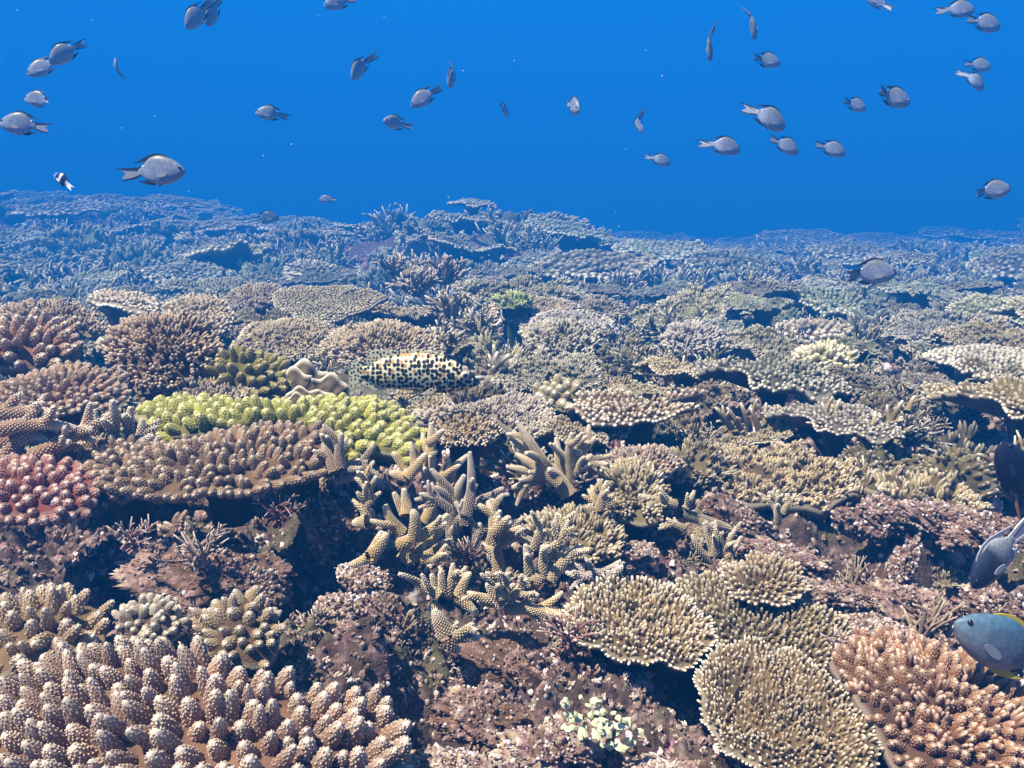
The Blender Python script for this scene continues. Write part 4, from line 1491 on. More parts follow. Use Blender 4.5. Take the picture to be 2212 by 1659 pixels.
stag = [
    [((740, 480), (770, 160), 72), ((745, 300), (840, 210), 52), ((600, 540), (735, 370), 66), ((590, 470), (500, 365), 62), ((620, 540), (485, 500), 64), ((800, 640), (700, 460), 66),
     ((800, 610), (935, 500), 62), ((830, 540), (1020, 380), 56), ((770, 830), (800, 600), 84), ((740, 830), (790, 690), 74)],
    [((650, 960), (640, 760), 74), ((570, 920), (455, 725), 70), ((600, 800), (580, 615), 70), ((590, 790), (510, 640), 60), ((690, 950), (885, 790), 66), ((740, 980), (850, 880), 70),
     ((650, 1090), (730, 980), 66), ((720, 1090), (905, 965), 62), ((560, 1100), (570, 985), 56), ((700, 1100), (895, 1080), 56), ((640, 1110), (540, 1020), 60), ((560, 1000), (660, 930), 80)],
    [((340, 1110), (430, 910), 84), ((370, 1060), (460, 920), 70), ((340, 1080), (200, 1140), 60)],
    [((330, 850), (330, 630), 56), ((330, 840), (225, 850), 84), ((340, 840), (400, 840), 76), ((345, 830), (350, 750), 62), ((340, 710), (290, 500), 58)],
    [((960, 1100), (1000, 520), 82, .05), ((1010, 800), (1035, 360), 62, .1), ((1000, 870), (1060, 600), 52), ((900, 760), (690, 650), 52), ((1050, 740), (1235, 650), 56), ((990, 1100), (1110, 850), 70)],
    [((1190, 1000), (1160, 700), 72), ((1200, 920), (1310, 805), 60), ((1220, 950), (1390, 875), 62), ((1220, 1000), (1390, 930), 56), ((1240, 1180), (1200, 930), 76), ((1240, 1150), (1160, 1060), 66)],
    [((1720, 660), (1540, 430), 96, .1), ((1550, 450), (1360, 150), 66), ((1560, 440), (1310, 240), 58), ((1660, 580), (1355, 370), 64), ((1620, 560), (1290, 460), 58), ((1560, 540), (1330, 605), 58),
     ((1700, 640), (1635, 260), 70), ((1720, 540), (1740, 230), 64), ((1730, 440), (1800, 250), 54), ((1760, 420), (1905, 265), 64), ((1740, 520), (1880, 380), 62), ((1480, 330), (1440, 240), 44)],
    [((880, 1360), (920, 1130), 58), ((850, 1350), (830, 1185), 52), ((820, 1350), (770, 1205), 54), ((830, 1360), (630, 1230), 64), ((960, 1350), (1040, 1195), 60), ((960, 1360), (1090, 1480), 72), ((850, 1380), (760, 1460), 96)],
    [((1260, 1420), (1155, 1270), 66), ((1250, 1380), (1220, 1195), 56), ((1280, 1380), (1300, 1195), 56), ((1300, 1390), (1430, 1235), 60), ((1280, 1400), (1415, 1420), 60), ((1230, 1400), (1090, 1390), 66), ((1230, 1380), (1020, 1330), 60), ((1280, 1440), (1690, 1500), 76)],
    [((1450, 1200), (1420, 1000), 60), ((1530, 1200), (1540, 1005), 64), ((1560, 1160), (1640, 1000), 52), ((1480, 1030), (1540, 825), 50), ((1630, 1080), (1640, 785), 60), ((1640, 1000), (1720, 830), 44), ((1590, 1240), (1800, 1005), 72), ((1440, 1300), (1610, 1170), 80), ((1460, 1280), (1400, 1220), 50)],
    [((1920, 790), (1880, 590), 46), ((1930, 760), (1985, 560), 48), ((1940, 770), (2050, 685), 46), ((1930, 780), (2040, 830), 40), ((1900, 790), (1860, 720), 40)],
    [((1890, 1210), (1830, 1090), 50), ((1900, 1200), (2080, 1110), 50), ((1990, 1220), (2090, 1150), 48), ((1880, 1210), (1700, 1190), 46)],
    [((870, 1620), (790, 1450), 110, .1), ((930, 1640), (1060, 1545), 54), ((940, 1640), (1105, 1640), 64), ((900, 1620), (950, 1530), 46), ((880, 1660), (960, 1740), 90)],
    [((140, 470), (150, 230), 66), ((80, 480), (60, 260), 70), ((100, 500), (20, 300), 60), ((130, 500), (330, 430), 62), ((140, 540), (330, 480), 56), ((60, 520), (20, 420), 56), ((100, 560), (290, 520), 52)],
]
slab = ["tall tan staghorn coral reaching up to the right corner of the yellow-green coral", "dense tan staghorn coral with fanned fingers at the middle of the foreground", "short thick staghorn stub leaning right at the left foot of the staghorn thicket",
        "white-tipped staghorn cluster at the left side of the staghorn thicket", "dark purplish staghorn coral standing upright in the middle of the thicket", "tan staghorn fan pointing right, between the purplish one and the bushy patch",
        "big pale staghorn coral fanned up and left, below the brown table's shadow", "low staghorn coral with a stubby broken end, below the thicket's middle", "star-shaped low staghorn coral with one long arm reaching the white-rimmed table",
        "staghorn coral with bluish-white tips behind the star-shaped low one", "small staghorn sprig standing right of the big fanned staghorn", "small lavender staghorn pieces just behind the white-rimmed table coral",
        "lowest staghorn piece, a dark leaning trunk with side fingers above the bottom rock", "brown staghorn coral at the right end of the brown knobby shelf"]
sD = [1.17, 1.02, .97, 1.03, 1.08, 1.02, 1.20, .92, .90, .95, 1.14, .94, .82, 1.10]
scol = [TAN, TAN, TAN, TAN, (.27, .18, .16), (.50, .34, .17), (.52, .37, .20), (.54, .39, .20), (.55, .39, .21), (.48, .36, .22), TAN, (.50, .42, .45), (.36, .25, .15), (.36, .21, .12)]
for bs, lb, D_, c_ in zip(stag, slab, sD, scol):
    stag_hero("staghorn_coral", bs, D_, lb, zA, color=c_, wscale=1.18)
hero("bushy_coral", [(1130, 1140), (1180, 1120), (1300, 1120), (1350, 1160), (1330, 1210), (1250, 1220), (1160, 1190)], 1.10, 30, "olive-tan bushy coral patch right behind the bluish-tipped staghorn", color=(.38, .28, .14), spacing=.012, rad=.0052, hgt=.016, dome=.015, peg='fork', rim=False)
hero("bushy_coral", [(1290, 1050), (1330, 1010), (1400, 1020), (1440, 1080), (1420, 1140), (1340, 1130)], 1.2, 30, "olive-tan bushy coral right of the big fanned staghorn", color=(.40, .30, .16), spacing=.013, rad=.0055, hgt=.018, dome=.02, peg='fork', rim=False)
hero("bushy_coral", [(1290, 1000), (1350, 972), (1440, 976), (1480, 1000), (1440, 1035), (1320, 1035)], 1.30, 26, "reddish-lilac bushy coral patch in front of the widest black shadow", color=(.44, .29, .27), spacing=.0105, rad=.0045, hgt=.012, dome=.014, peg='fork', rim=False)
hero("bushy_coral", [(1470, 950), (1540, 920), (1700, 925), (1850, 960), (1880, 1020), (1780, 1050), (1620, 1050), (1520, 1010)], 1.36, 28, "wide tan bushy coral carpet right of the black shadow", color=(.45, .33, .18), spacing=.0135, rad=.0052, hgt=.0145, dome=.0, thick=.03, peg='fork', rim=False, sink=.035, gap=.06, rough=.014, jit=.35, hvar=.45, basecol=(.16, .11, .06))
hero("bushy_coral", [(1850, 1000), (1950, 985), (2060, 1010), (2150, 1050), (2060, 1090), (1950, 1075)], 1.28, 28, "cream bushy coral spread above the right-hand caves", color=(.46, .36, .22), spacing=.0145, rad=.006, hgt=.017, dome=.0, thick=.03, peg='fork', rim=False, sink=.03, gap=.08, rough=.014, jit=.35, hvar=.45, basecol=(.16, .12, .07))
stag_hero("staghorn_coral", [((1800, 940), (1775, 870), 16), ((1800, 930), (1815, 862), 16), ((1800, 930), (1845, 880), 15), ((1800, 945), (1860, 900), 15), ((1790, 950), (1760, 890), 15), ((1800, 960), (1830, 950), 14), ((1790, 960), (1770, 950), 18)], 1.55, "cream star-shaped staghorn coral alone in a dark gap on the right", ident, color=(.50, .39, .24), cup=None)
stag_hero("staghorn_coral", [((1640, 930), (1620, 880), 15), ((1650, 930), (1655, 870), 15), ((1660, 930), (1690, 885), 15), ((1600, 925), (1570, 880), 15), ((1690, 930), (1720, 890), 15), ((1700, 935), (1745, 890), 14), ((1580, 925), (1545, 880), 15), ((1620, 930), (1600, 870), 14)], 1.6, "row of cream staghorn fingers right of the brown table coral", ident, color=(.46, .36, .22), cup=None)
stag_hero("staghorn_coral", [((1880, 960), (1890, 890), 18), ((1900, 950), (1950, 865), 18), ((1910, 960), (1950, 900), 18), ((1890, 950), (1870, 905), 15), ((1930, 960), (1975, 920), 16), ((1960, 890), (1975, 855), 15)], 1.5, "cream staghorn coral with curved thick fingers, right of the star-shaped one", ident, color=(.48, .37, .22), cup=None)
stag_hero("staghorn_coral", [((1540, 1200), (1520, 1130), 15), ((1545, 1200), (1545, 1125), 15), ((1560, 1200), (1590, 1140), 15), ((1530, 1210), (1495, 1155), 16), ((1570, 1205), (1600, 1160), 14), ((1480, 1140), (1440, 1120), 14)], 1.10, "small tan staghorn sprig among the reddish rubble on the right", ident, color=(.46, .33, .18), cup=.0027)
stag_hero("staghorn_coral", [((1460, 1090), (1380, 1070), 20), ((1440, 1080), (1420, 1050), 16), ((1480, 1100), (1500, 1060), 16), ((1470, 1110), (1600, 1150), 24), ((1680, 1130), (1680, 1060), 14), ((1690, 1110), (1720, 1070), 13), ((1680, 1110), (1660, 1070), 13)], 1.16, "olive-tan staghorn branches lying across the rubble on the right", ident, color=(.40, .31, .18), cup=.0027)
hero("cauliflower_coral", [(1705, 785), (1740, 765), (1800, 760), (1850, 780), (1840, 810), (1780, 825), (1730, 815)], 1.95, 30, "bright pale-yellow lumpy coral standing out on the right", color=(.80, .74, .42), spacing=.022, rad=.011, hgt=.022, dome=.03, parts=FORKS, part_name="branch", rim=False)
hero("table_coral", [(1980, 770), (2050, 750), (2150, 750), (2260, 760), (2280, 800), (2180, 800), (2080, 790)], 2.1, 16, "broad table coral with bright white rim at the right edge, dark beneath", color=(.46, .43, .40, .95), spacing=.013, rad=.006, hgt=.011, dome=.0, thick=.02, stalk_r=.15, rimtip=1.0)

# ---- behind the spotted fish
hero("bushy_coral", [(690, 760), (740, 720), (850, 705), (940, 735), (960, 770), (850, 780), (760, 785)], 1.98, 28, "cream bushy coral directly behind the spotted fish's back", color=(.50, .37, .24), spacing=.0155, rad=.0075, hgt=.018, dome=.03, peg='fork', rim=True, rimtip=.7)
hero("bushy_coral", [(500, 760), (540, 705), (620, 690), (700, 700), (740, 740), (660, 775), (560, 775)], 2.0, 26, "wide cream table of pale nubs, above the leafy coral", color=(.49, .38, .25), spacing=.0125, rad=.0055, hgt=.012, dome=.02, peg='fork', rim=True)
hero("table_coral", [(585, 640), (640, 615), (760, 615), (840, 640), (800, 665), (720, 690), (640, 695), (600, 670)], 2.5, 20, "large smooth greenish-grey table coral, the flattest one behind the leafy coral", color=(.37, .32, .19), spacing=.011, rad=.0042, hgt=.008, dome=-.006, thick=.02, stalk_r=.18)
hero("table_coral", [(190, 640), (215, 625), (290, 632), (345, 650), (340, 675), (290, 665), (230, 655)], 2.4, 12, "thick shelf coral with white edge, deep shadow beneath, on the left", color=(.50, .40, .30, .9), spacing=.013, rad=.006, hgt=.013, dome=.0, thick=.05, stalk_r=.3)
hero("table_coral", [(350, 665), (400, 635), (470, 645), (505, 680), (490, 710), (440, 715), (380, 690)], 2.3, 22, "cream beaded table coral right of the thick white-edged shelf", color=(.49, .37, .22), spacing=.013, rad=.006, hgt=.013, dome=.01, thick=.03)
hero("table_coral", [(480, 650), (530, 625), (600, 620), (610, 640), (560, 660), (500, 675)], 2.6, 16, "ragged shelf coral with dark hollow beneath, between the beaded and the smooth tables", color=(.38, .29, .2), spacing=.015, rad=.007, hgt=.018, dome=.01, thick=.03, peg='fork', stalk_r=.15)
hero("leaf_clump_coral", ell(672, 592, 85, 40), 4.2, 24, "whitish ragged coral clump upslope of the smooth table coral", color=(.72, .70, .62), spacing=.03, rad=.013, hgt=.04, dome=.02, peg='fork', rim=True)
for (u, v, w, h, D, eff, lb, c_) in [
    (775, 555, 130, 40, 5.2, 14, "grey table coral with dark hollow below, left of the dark staghorn mound", (.40, .34, .27)),
    (540, 545, 190, 34, 6.0, 12, "wide dim table coral over a dark hollow, upslope at left of centre", (.36, .32, .25)),
    (1060, 632, 110, 40, 3.4, 18, "small lilac-brown table coral right of the dark staghorn mound", (.42, .33, .30)),
    (1150, 668, 190, 44, 2.65, 18, "brown table coral with green sprigs on its rim, centre", (.38, .29, .18)),
    (1640, 690, 160, 30, 3.0, 12, "long thin shelf coral with dark shadow beneath, right of centre", (.40, .33, .27)),
    (1760, 710, 150, 36, 2.6, 14, "rounded tan shelf coral at right end of the long thin shelf", (.38, .32, .24)),
    (1240, 700, 170, 40, 2.5, 18, "bushy lilac-grey plate behind the pale bushy patch, centre right", (.44, .40, .42)),
    (1400, 560, 150, 30, 5.6, 12, "pale flat table coral on the upper slope, right of the central mound", (.46, .42, .36)),
    (2010, 705, 190, 40, 2.9, 14, "flat lilac table coral near the right edge, upslope of the white-rimmed one", (.42, .35, .36)),
    (1420, 600, 110, 26, 4.6, 14, "small pale shelf coral, middle of the right slope", (.44, .40, .34)),
]:
    hero("table_coral", ell(u, v, w, h, .25), D, eff, lb, color=c_, spacing=.02, rad=.009, hgt=.016, dome=.005, thick=.03, peg='fork' if w > 160 else 'peg', stalk_r=.18)
hero("bushy_coral", ell(1210, 740, 170, 70, .2), 2.1, 28, "pale blue-grey bushy coral right behind the dead stump-like branches", color=(.50, .46, .42), spacing=.016, rad=.0075, hgt=.02, dome=.03, peg='fork', rim=False)
hero("bushy_coral", ell(1500, 738, 130, 60, .2), 2.3, 26, "small purplish-white bushy coral, right of centre", color=(.50, .44, .50), spacing=.018, rad=.0085, hgt=.02, dome=.03, peg='fork', rim=False)
hero("bushy_coral", ell(1190, 592, 90, 34, .2), 4.6, 22, "small violet bushy coral upslope of the green sprigs", color=(.44, .38, .56), spacing=.024, rad=.011, hgt=.025, dome=.04, peg='fork', rim=False)
hero("bushy_coral", ell(1110, 655, 80, 18, .2), 2.6, 14, "bright green sprigs on the rim of the brown table, centre", color=(.42, .55, .08), spacing=.018, rad=.0075, hgt=.026, dome=.01, peg='fork', rim=False)
for k_, (u, v, D, c_, lb) in enumerate([
    (900, 615, 2.75, (.38, .31, .23), "dark staghorn mound behind the spotted fish, tallest branches at left"),
    (975, 660, 2.5, (.42, .36, .27), "pale-tipped staghorn thicket spilling down right of the dark mound"),
    (870, 580, 3.1, (.36, .30, .23), "grey staghorn coral cresting the dark mound"),
    (960, 590, 3.05, (.38, .29, .22), "brown staghorn coral with long arms at the right of the dark mound"),
    (1030, 700, 2.3, (.42, .37, .28), "small pale staghorn clump over a dark gap, right of the thicket"),
    (960, 735, 2.02, (.44, .37, .25), "beige staghorn with leaf-like tips behind the spotted fish's head"),
]):
    D = far(D)
    o_ = stag_template(500 + k_, n=22, Rr=.078 * D / 2.6, r0=.0058 * D / 2.6)
    o_.location = P(u, v + 14, D)
    for ch in o_.children:
        ch.color = (*c_, .6)
    tag(o_, lb, "coral")
    FOOT.append((o_.location.x, o_.location.y, .09 * D / 2.6))
stag_hero("dead_coral", [((1070, 830), (1075, 760), 22), ((1100, 850), (1062, 795), 26), ((1110, 850), (1090, 778), 24), ((1110, 830), (1085, 770), 18), ((1150, 830), (1140, 780), 14), ((1120, 790), (1130, 755), 12)], 1.85,
          "dead grey stump-like coral branches right of the spotted fish's head", ident, color=(.27, .24, .22), cup=None)


# ------------------------------------------------------------------ rocks and rubble in front
def rock(u, v, D, w, h, d, label, tint, seed, rot=0.0, lift=0.0):
    rng = np.random.default_rng(seed)
    mb = MB()
    na, nr = 120, 64
    th = np.linspace(0, np.pi, nr)[:, None]
    ph = (np.arange(na) * 2 * np.pi / na)[None]
    x, y, z = np.sin(th) * np.cos(ph), np.sin(th) * np.sin(ph), np.cos(th) * np.ones_like(ph)
    n = fbm(x * 1.6 + z + seed, y * 1.6 - z * .7, 5, seed, .6)
    n2 = np.abs(fbm(x * 5 + z * 3 + seed, y * 5 - z * 3, 3, seed + 9))
    r = 1 + .8 * n - .5 * n2 + .16 * fbm(x * 16 + z * 9, y * 16 - z * 9, 3, seed + 4) + .10 * np.abs(fbm(x * 30 - z * 20, y * 30 + z * 24, 2, seed + 5))
    c, s = math.cos(R(rot)), math.sin(R(rot))
    X, Y, Z = x * r * W(w, D) / 2, y * r * W(d, D) / 2, z * r * W(h, D) / 2
    V = np.stack([X * c + Z * s, Y, -X * s + Z * c], -1).reshape(-1, 3)
    i = np.arange(nr - 1)[:, None] * na + np.arange(na)[None]
    j = np.arange(nr - 1)[:, None] * na + (np.arange(na)[None] + 1) % na
    Q = np.stack([i, i + na, j + na, j], -1).reshape(-1, 4)
    k = 1100
    dirs = rng.normal(0, 1, (k, 3))
    dirs[:, 2] = np.abs(dirs[:, 2])
    idx = rng.integers(na * 2, len(V) - na * 8, k)
    mb.add(V, Q, None, 0, np.clip(tint + .35 * n.ravel(), 0, 1))
    sz = W(3.0, D) * rng.uniform(.35, 1.8, k)
    stamp(mb, NUB, V[idx], V[idx] / np.linalg.norm(V[idx], axis=1, keepdims=True) + dirs * .5, sz, sz * 1.2, rng, rng.uniform(0, 1, k), np.clip(tint - .08 + rng.normal(0.0, .24, k) + .4 * (rng.uniform(0, 1, k) < .1), 0, 1))
    o = link("rock", mb.mesh("rock", M_RUB))
    p = P(u, v, D + .04)
    o.location = (p[0], p[1], p[2] + lift - .01)
    tag(o, label, "rock")
    return o


for a in [
    (770, 1375, .86, 150, 70, 120, "mauve-crusted rock ledge below the staghorn thicket, next to a dark hollow", .62, 3, 12),
    (745, 1290, .96, 130, 50, 80, "pale crusted log of dead coral at the left foot of the thicket", .72, 5, 4),
    (850, 1330, .90, 60, 150, 80, "brown turf-covered dead branch slanting down from the thicket", .42, 6, -40),
    (790, 1240, 1.0, 130, 70, 90, "rounded white-topped dead coral stump under the short thick staghorn", .66, 7, 0),
    (1130, 1425, .84, 330, 120, 220, "broad reddish-mauve rock with fuzzy algae below the star-shaped staghorn", .5, 8, 8),
    (1050, 1530, .74, 250, 110, 160, "brown lumpy rock with pale nubs at the bottom, right of the big finger coral", .52, 9, 0),
    (1200, 1590, .70, 210, 110, 140, "rock edge studded with white nubs overhanging a black gap at the bottom", .68, 10, 0),
    (960, 1640, .66, 180, 80, 120, "pale tan rock at the bottom edge beside the big finger coral", .7, 11, 0),
    (1440, 1650, .66, 200, 50, 120, "flat yellowish stone at the bottom edge beneath the olive-brown table", .8, 12, 0),
    (480, 1230, .98, 330, 120, 200, "wide brown rubble mound under the brown shelf coral, purple twigs on it", .48, 13, 0),
    (330, 1180, 1.02, 130, 70, 90, "small purple-tinged rubble rock beside the left dark cave", .5, 14, 0),
    (560, 1260, .95, 120, 90, 90, "brown turf rock with fuzzy surface right of the rubble mound", .42, 15, 0),
    (690, 1130, 1.08, 90, 170, 100, "reddish rock wall right of the black hollow under the brown shelf", .38, 16, 0),
    (1350, 1190, 1.06, 110, 60, 80, "white-speckled purple rock right of the bluish-tipped staghorn", .6, 17, 0),
    (1180, 1040, 1.22, 130, 80, 90, "dark grey shaded rock below the big fanned staghorn", .3, 18, 0),
    (1590, 1110, 1.16, 160, 60, 90, "rusty red rock among the rubble on the right", .36, 19, 20),
    (1700, 1190, 1.06, 220, 60, 120, "tan rubble slab right of the small staghorn sprig", .58, 20, 8),
    (1890, 1110, 1.16, 150, 80, 90, "reddish-mauve rubble rock between the two right-hand caves", .5, 21, 0),
    (2010, 1110, 1.16, 190, 70, 100, "lilac crusted rubble rock above the large right-hand cave", .6, 22, 10),
    (1960, 1290, .98, 200, 70, 120, "orange-brown rubble rock below the large right-hand cave", .5, 23, 6),
    (2140, 1300, .95, 150, 90, 100, "rough rubble rock at the right edge above the blue-grey fish", .56, 24, 0),
    (1960, 1200, 1.0, 50, 110, 60, "curved rusty arch of dead coral beside a right-hand cave", .5, 25, 25),
    (1760, 1270, .98, 180, 50, 100, "flat grey rubble slab behind the olive-brown coral field", .56, 26, 4),
    (2130, 1140, 1.1, 160, 80, 100, "tan rubble rock at the right edge behind the dark-fronted fish", .55, 27, 0),
    (400, 1350, .84, 260, 90, 160, "turf-covered rock between the peach coral and the small tan bushy coral", .5, 28, 0),
    (600, 1400, .84, 180, 80, 110, "brown rock with pale specks right of the small tan bushy coral", .5, 29, 0),
    (700, 1450, .80, 160, 80, 110, "dark brown rock above the right end of the big finger coral", .34, 30, 0),
    (1880, 1345, .9, 150, 50, 80, "pinkish crusted rock between the olive field and the pinkish branching coral", .6, 31, 0),
]:
    rock(*a)


def rubble(n, d0, d1, seed, size, name):
    rng = np.random.default_rng(seed)
    D = d0 * (d1 / d0) ** rng.uniform(0, 1, n)
    q = rng.uniform(-.78, .78, n)
    x, y = q * D, D
    cl = vnoise(x * 14, y * 14, 5) + .5 * vnoise(x * 40, y * 40, 6)
    keep = cl > -.3
    x, y, D, cl = x[keep], y[keep], D[keep], cl[keep]
    n = len(x)
    z = ground(x, y)
    d = rng.normal(0, .6, (n, 3)) + (0, 0, 1)
    d[:, 2] = np.abs(d[:, 2])
    s = size * rng.uniform(.4, 1.5, n) * (D / .9) ** .7
    tint = np.clip(.46 + .4 * cl + rng.normal(0, .24, n) + .38 * (rng.uniform(0, 1, n) < .14), 0, 1)
    mb = MB()
    h = rng.uniform(0, 1, n) < .45
    stamp(mb, NUB, np.stack([x, y, z], 1)[h], d[h], s[h], s[h] * 1.3, rng, rng.uniform(0, .8, h.sum()), tint[h])
    h = ~h
    for j in range(3):
        k = h & (np.arange(n) % 3 == j)
        stamp(mb, FORKS[j], np.stack([x, y, z], 1)[k], d[k], s[k] * .8, s[k] * 1.9, rng, rng.uniform(.2, 1, k.sum()), tint[k])
    o = link(name, mb.mesh(name, M_RUB))
    tag(o, kind="stuff")


rubble(26000, .5, 1.9, 3, .0032, "coral_rubble")
rubble(18000, 1.3, 8.0, 4, .0075, "coral_gravel")

# fuzzy red-brown turf strands
rng_ = np.random.default_rng(77)
n_ = 5200
D_ = .55 * (1.5 / .55) ** rng_.uniform(0, 1, n_)
x_ = rng_.uniform(-.74, .74, n_) * D_
kp = vnoise(x_ * 9, D_ * 9, 15) > .02
x_, D_ = x_[kp], D_[kp]
mt_ = MB()
d_ = rng_.normal(0, .5, (len(x_), 3)) + (0, 0, .9)
THORN = lathe([(1.0, -.1), (.7, .5), (0, 1)], 4, [0, .3, .8])
stamp(mt_, THORN, np.stack([x_, D_, ground(x_, D_) - .001], 1), d_, .0009, rng_.uniform(.006, .014, len(x_)), rng_, 1.0, rng_.uniform(.15, .75, len(x_)))
tag(link("turf_algae", mt_.mesh("turf_algae", M_RUB)), kind="stuff")

# pale green flakes of calcareous algae
ro = bpy.data.objects.new("calcareous_algae", None)
col.objects.link(ro)
A_ = P(1310, 1580, .70)
ro.location = A_
M_FLAKE = plain("pale_green_flake", (.55, .58, .33), .7, .3, 200)
rf = np.random.default_rng(5)
for i in range(70):
    u, v = rf.uniform(1215, 1385), rf.uniform(1505, 1640)
    if abs((v - 1570) - (u - 1300) * .55) > 48:
        continue
    p = P(u, v, .70 + rf.uniform(-.02, .02)) - A_
    m = MB()
    k = 7
    a = np.arange(k) * 2 * np.pi / k
    rr = .0042 * rf.uniform(.6, 1.15) * (1 + .3 * rf.uniform(-1, 1, k))
    dv = rf.normal(0, .5, 3) + (0, -.6, .7)
    Fm = frames(dv[None], rf)[0]
    ring = np.stack([rr * np.cos(a), rr * np.sin(a), np.zeros(k)], 1)
    V = np.concatenate([ring + (0, 0, -.001), ring + (0, 0, .001), [[0, 0, .002]], [[0, 0, -.002]]]) @ Fm.T + p
    j = np.arange(k)
    j2 = (j + 1) % k
    m.add(V, np.stack([j, j2, j2 + k, j + k], 1), np.concatenate([np.stack([j + k, j2 + k, np.full(k, 2 * k)], 1), np.stack([j2, j, np.full(k, 2 * k + 1)], 1)]))
    link("flake", m.mesh("flake", M_FLAKE, False), ro)
tag(ro, "pale green flaky algae in the hollow under the white-rimmed table coral", "algae")


def twig_patch(u, v, D, r, label, c, seed):
    o = stag_template(seed, n=16, Rr=r, r0=r * .05, spread=1.2, seg=5)
    o.name = "twig_algae"
    o.location = P(u, v, D)
    for ch in o.children:
        ch.color = (*c, .5)
        ch.name = "twig"
    tag(o, label, "algae")


twig_patch(400, 1375, .80, .026, "pink-white twiggy algae on the turf rock left of the small tan bushy coral", (.66, .42, .44), 801)
twig_patch(290, 1165, 1.0, .032, "mauve net of twigs at the mouth of the left cave", (.48, .30, .38), 802)
twig_patch(430, 1200, .97, .040, "pale lilac twigs covering the rubble under the brown shelf", (.52, .40, .42), 803)
twig_patch(600, 1110, 1.05, .030, "dark red twigs hanging by the black hollow under the brown shelf", (.28, .11, .09), 804)
twig_patch(1010, 1200, 1.04, .034, "purple-brown twigs with yellowish tips in the middle of the thicket", (.26, .15, .15), 805)
twig_patch(1830, 1400, .82, .026, "lilac-pink twigs beside the pinkish branching coral", (.60, .42, .48), 806)
twig_patch(1230, 1385, .84, .034, "reddish-mauve spiky algae tuft left of the white-rimmed table coral", (.42, .20, .22), 807)

# thin white curved strand in the dark gap behind the fish
ms_ = MB()
pp = np.array([P(1083, 668, 2.35), P(1084, 680, 2.35), P(1081, 692, 2.34), P(1072, 702, 2.33), P(1074, 706, 2.33)])
tube(ms_, pp - pp[2], np.full(5, .0022), 6, np.random.default_rng(1))
o_ = link("strand", ms_.mesh("strand", plain("white_strand", (.85, .85, .82))))
o_.location = pp[2]
tag(o_, "thin white curved strand hanging before a dark gap, centre", "strand")

build_grouper()
build_fish()

# ------------------------------------------------------------------ the reef beyond: copies of a few grown colonies
TEMPL = {"table": [], "bushy": [], "stag": [], "far_table": [], "far_bushy": [], "far_stag": []}
rt = np.random.default_rng(4242)
for i in range(5):
    TEMPL["table"].append(colony("table_coral", round_outline(.14, 1.0, rt, .14 * rt.uniform(.6, .95)), rt, gap=[0, .15, .05, .1, .2][i], spacing=.0125, rad=.0052, hgt=.013, lean=.7, dome=[-.012, .01, .0, -.006, .014][i],
                                 thick=.022, stalk=.14, peg=['peg', 'fork', 'peg', 'fork', 'knob'][i], stalk_r=.13, rough=.02))
for i in range(5):
    TEMPL["bushy"].append(colony("bushy_coral", round_outline(.12, .8, rt, .11), rt, spacing=[.015, .018, .0135, .02, .017][i], rad=[.0062, .0078, .0055, .009, .007][i], hgt=[.02, .028, .016, .034, .022][i],
                                 lean=.5, dome=[.035, .05, .03, .04, .06][i], thick=.04, stalk=.10, stalk_r=.5, peg=['fork', 'fork', 'knob', 'fork', 'knob'][i], rim=True, rimtip=.7, rough=.045, gap=[.06, .2, .12, .25, .1][i]))
for i in range(4):
    TEMPL["stag"].append(stag_template(600 + i, n=20, Rr=.12, r0=.0056, spread=[1.0, 1.2, .8, 1.0][i]))
for i in range(4):
    TEMPL["far_table"].append(colony("table_coral", round_outline(.14, .5, rt, .11), rt, spacing=.018, rad=.008, hgt=.012, dome=[-.01, .006, 0, .012][i], thick=.022, stalk=.14, peg='peg', stalk_r=.12, joined=True, rough=.02, gap=.1))
    TEMPL["far_bushy"].append(colony("bushy_coral", round_outline(.12, .5, rt), rt, spacing=.026, rad=.012, hgt=.032, dome=.045, thick=.05, stalk=.10, stalk_r=.5, peg='fork', joined=True, rough=.05, gap=.15))
    TEMPL["far_stag"].append(stag_template(640 + i, n=22, Rr=.12, r0=.0062, joined=True, seg=5))
# small sprigs on the rubble in front
rs = np.random.default_rng(31)
nsp = 0
while nsp < 46:
    u, v = rs.uniform(0, 2212), rs.uniform(1090, 1650)
    D = float(np.interp(v, [1000, 1300, 1650], [1.4, .97, .68]))
    p = P(u, v, D)
    if any((p[0] - a) ** 2 + (D - b) ** 2 < (c + .01) ** 2 for a, b, c in FOOT):
        continue
    kd = rs.choice(["bushy", "stag"], p=[.6, .4])
    t = TEMPL[kd][int(rs.integers(len(TEMPL[kd])))]
    tn, tc_ = [("brown", (.32, .21, .12)), ("cream", (.56, .46, .33)), ("tan", (.44, .32, .18)), ("mauve", (.42, .28, .28))][int(rs.integers(4))]
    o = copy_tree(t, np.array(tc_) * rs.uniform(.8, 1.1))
    s = rs.uniform(.14, .30)
    o.scale = (s, s, s)
    o.location = (p[0], D, float(ground(p[0], D)) - .1 * s * .12)
    o.rotation_euler = (R(rs.normal(5, 12)), R(rs.normal(0, 12)), rs.uniform(0, 6.28))
    zt = "the turf rubble at lower left" if u < 720 else "the rocks at the bottom middle" if u < 1430 else "the broken rubble at lower right"
    kn = "bushy" if kd == "bushy" else "staghorn"
    tag(o, f"tiny {tn} {kn} coral sprig on {zt}", "coral", f"tiny {tn} {kn} sprigs on {zt}")
    nsp += 1
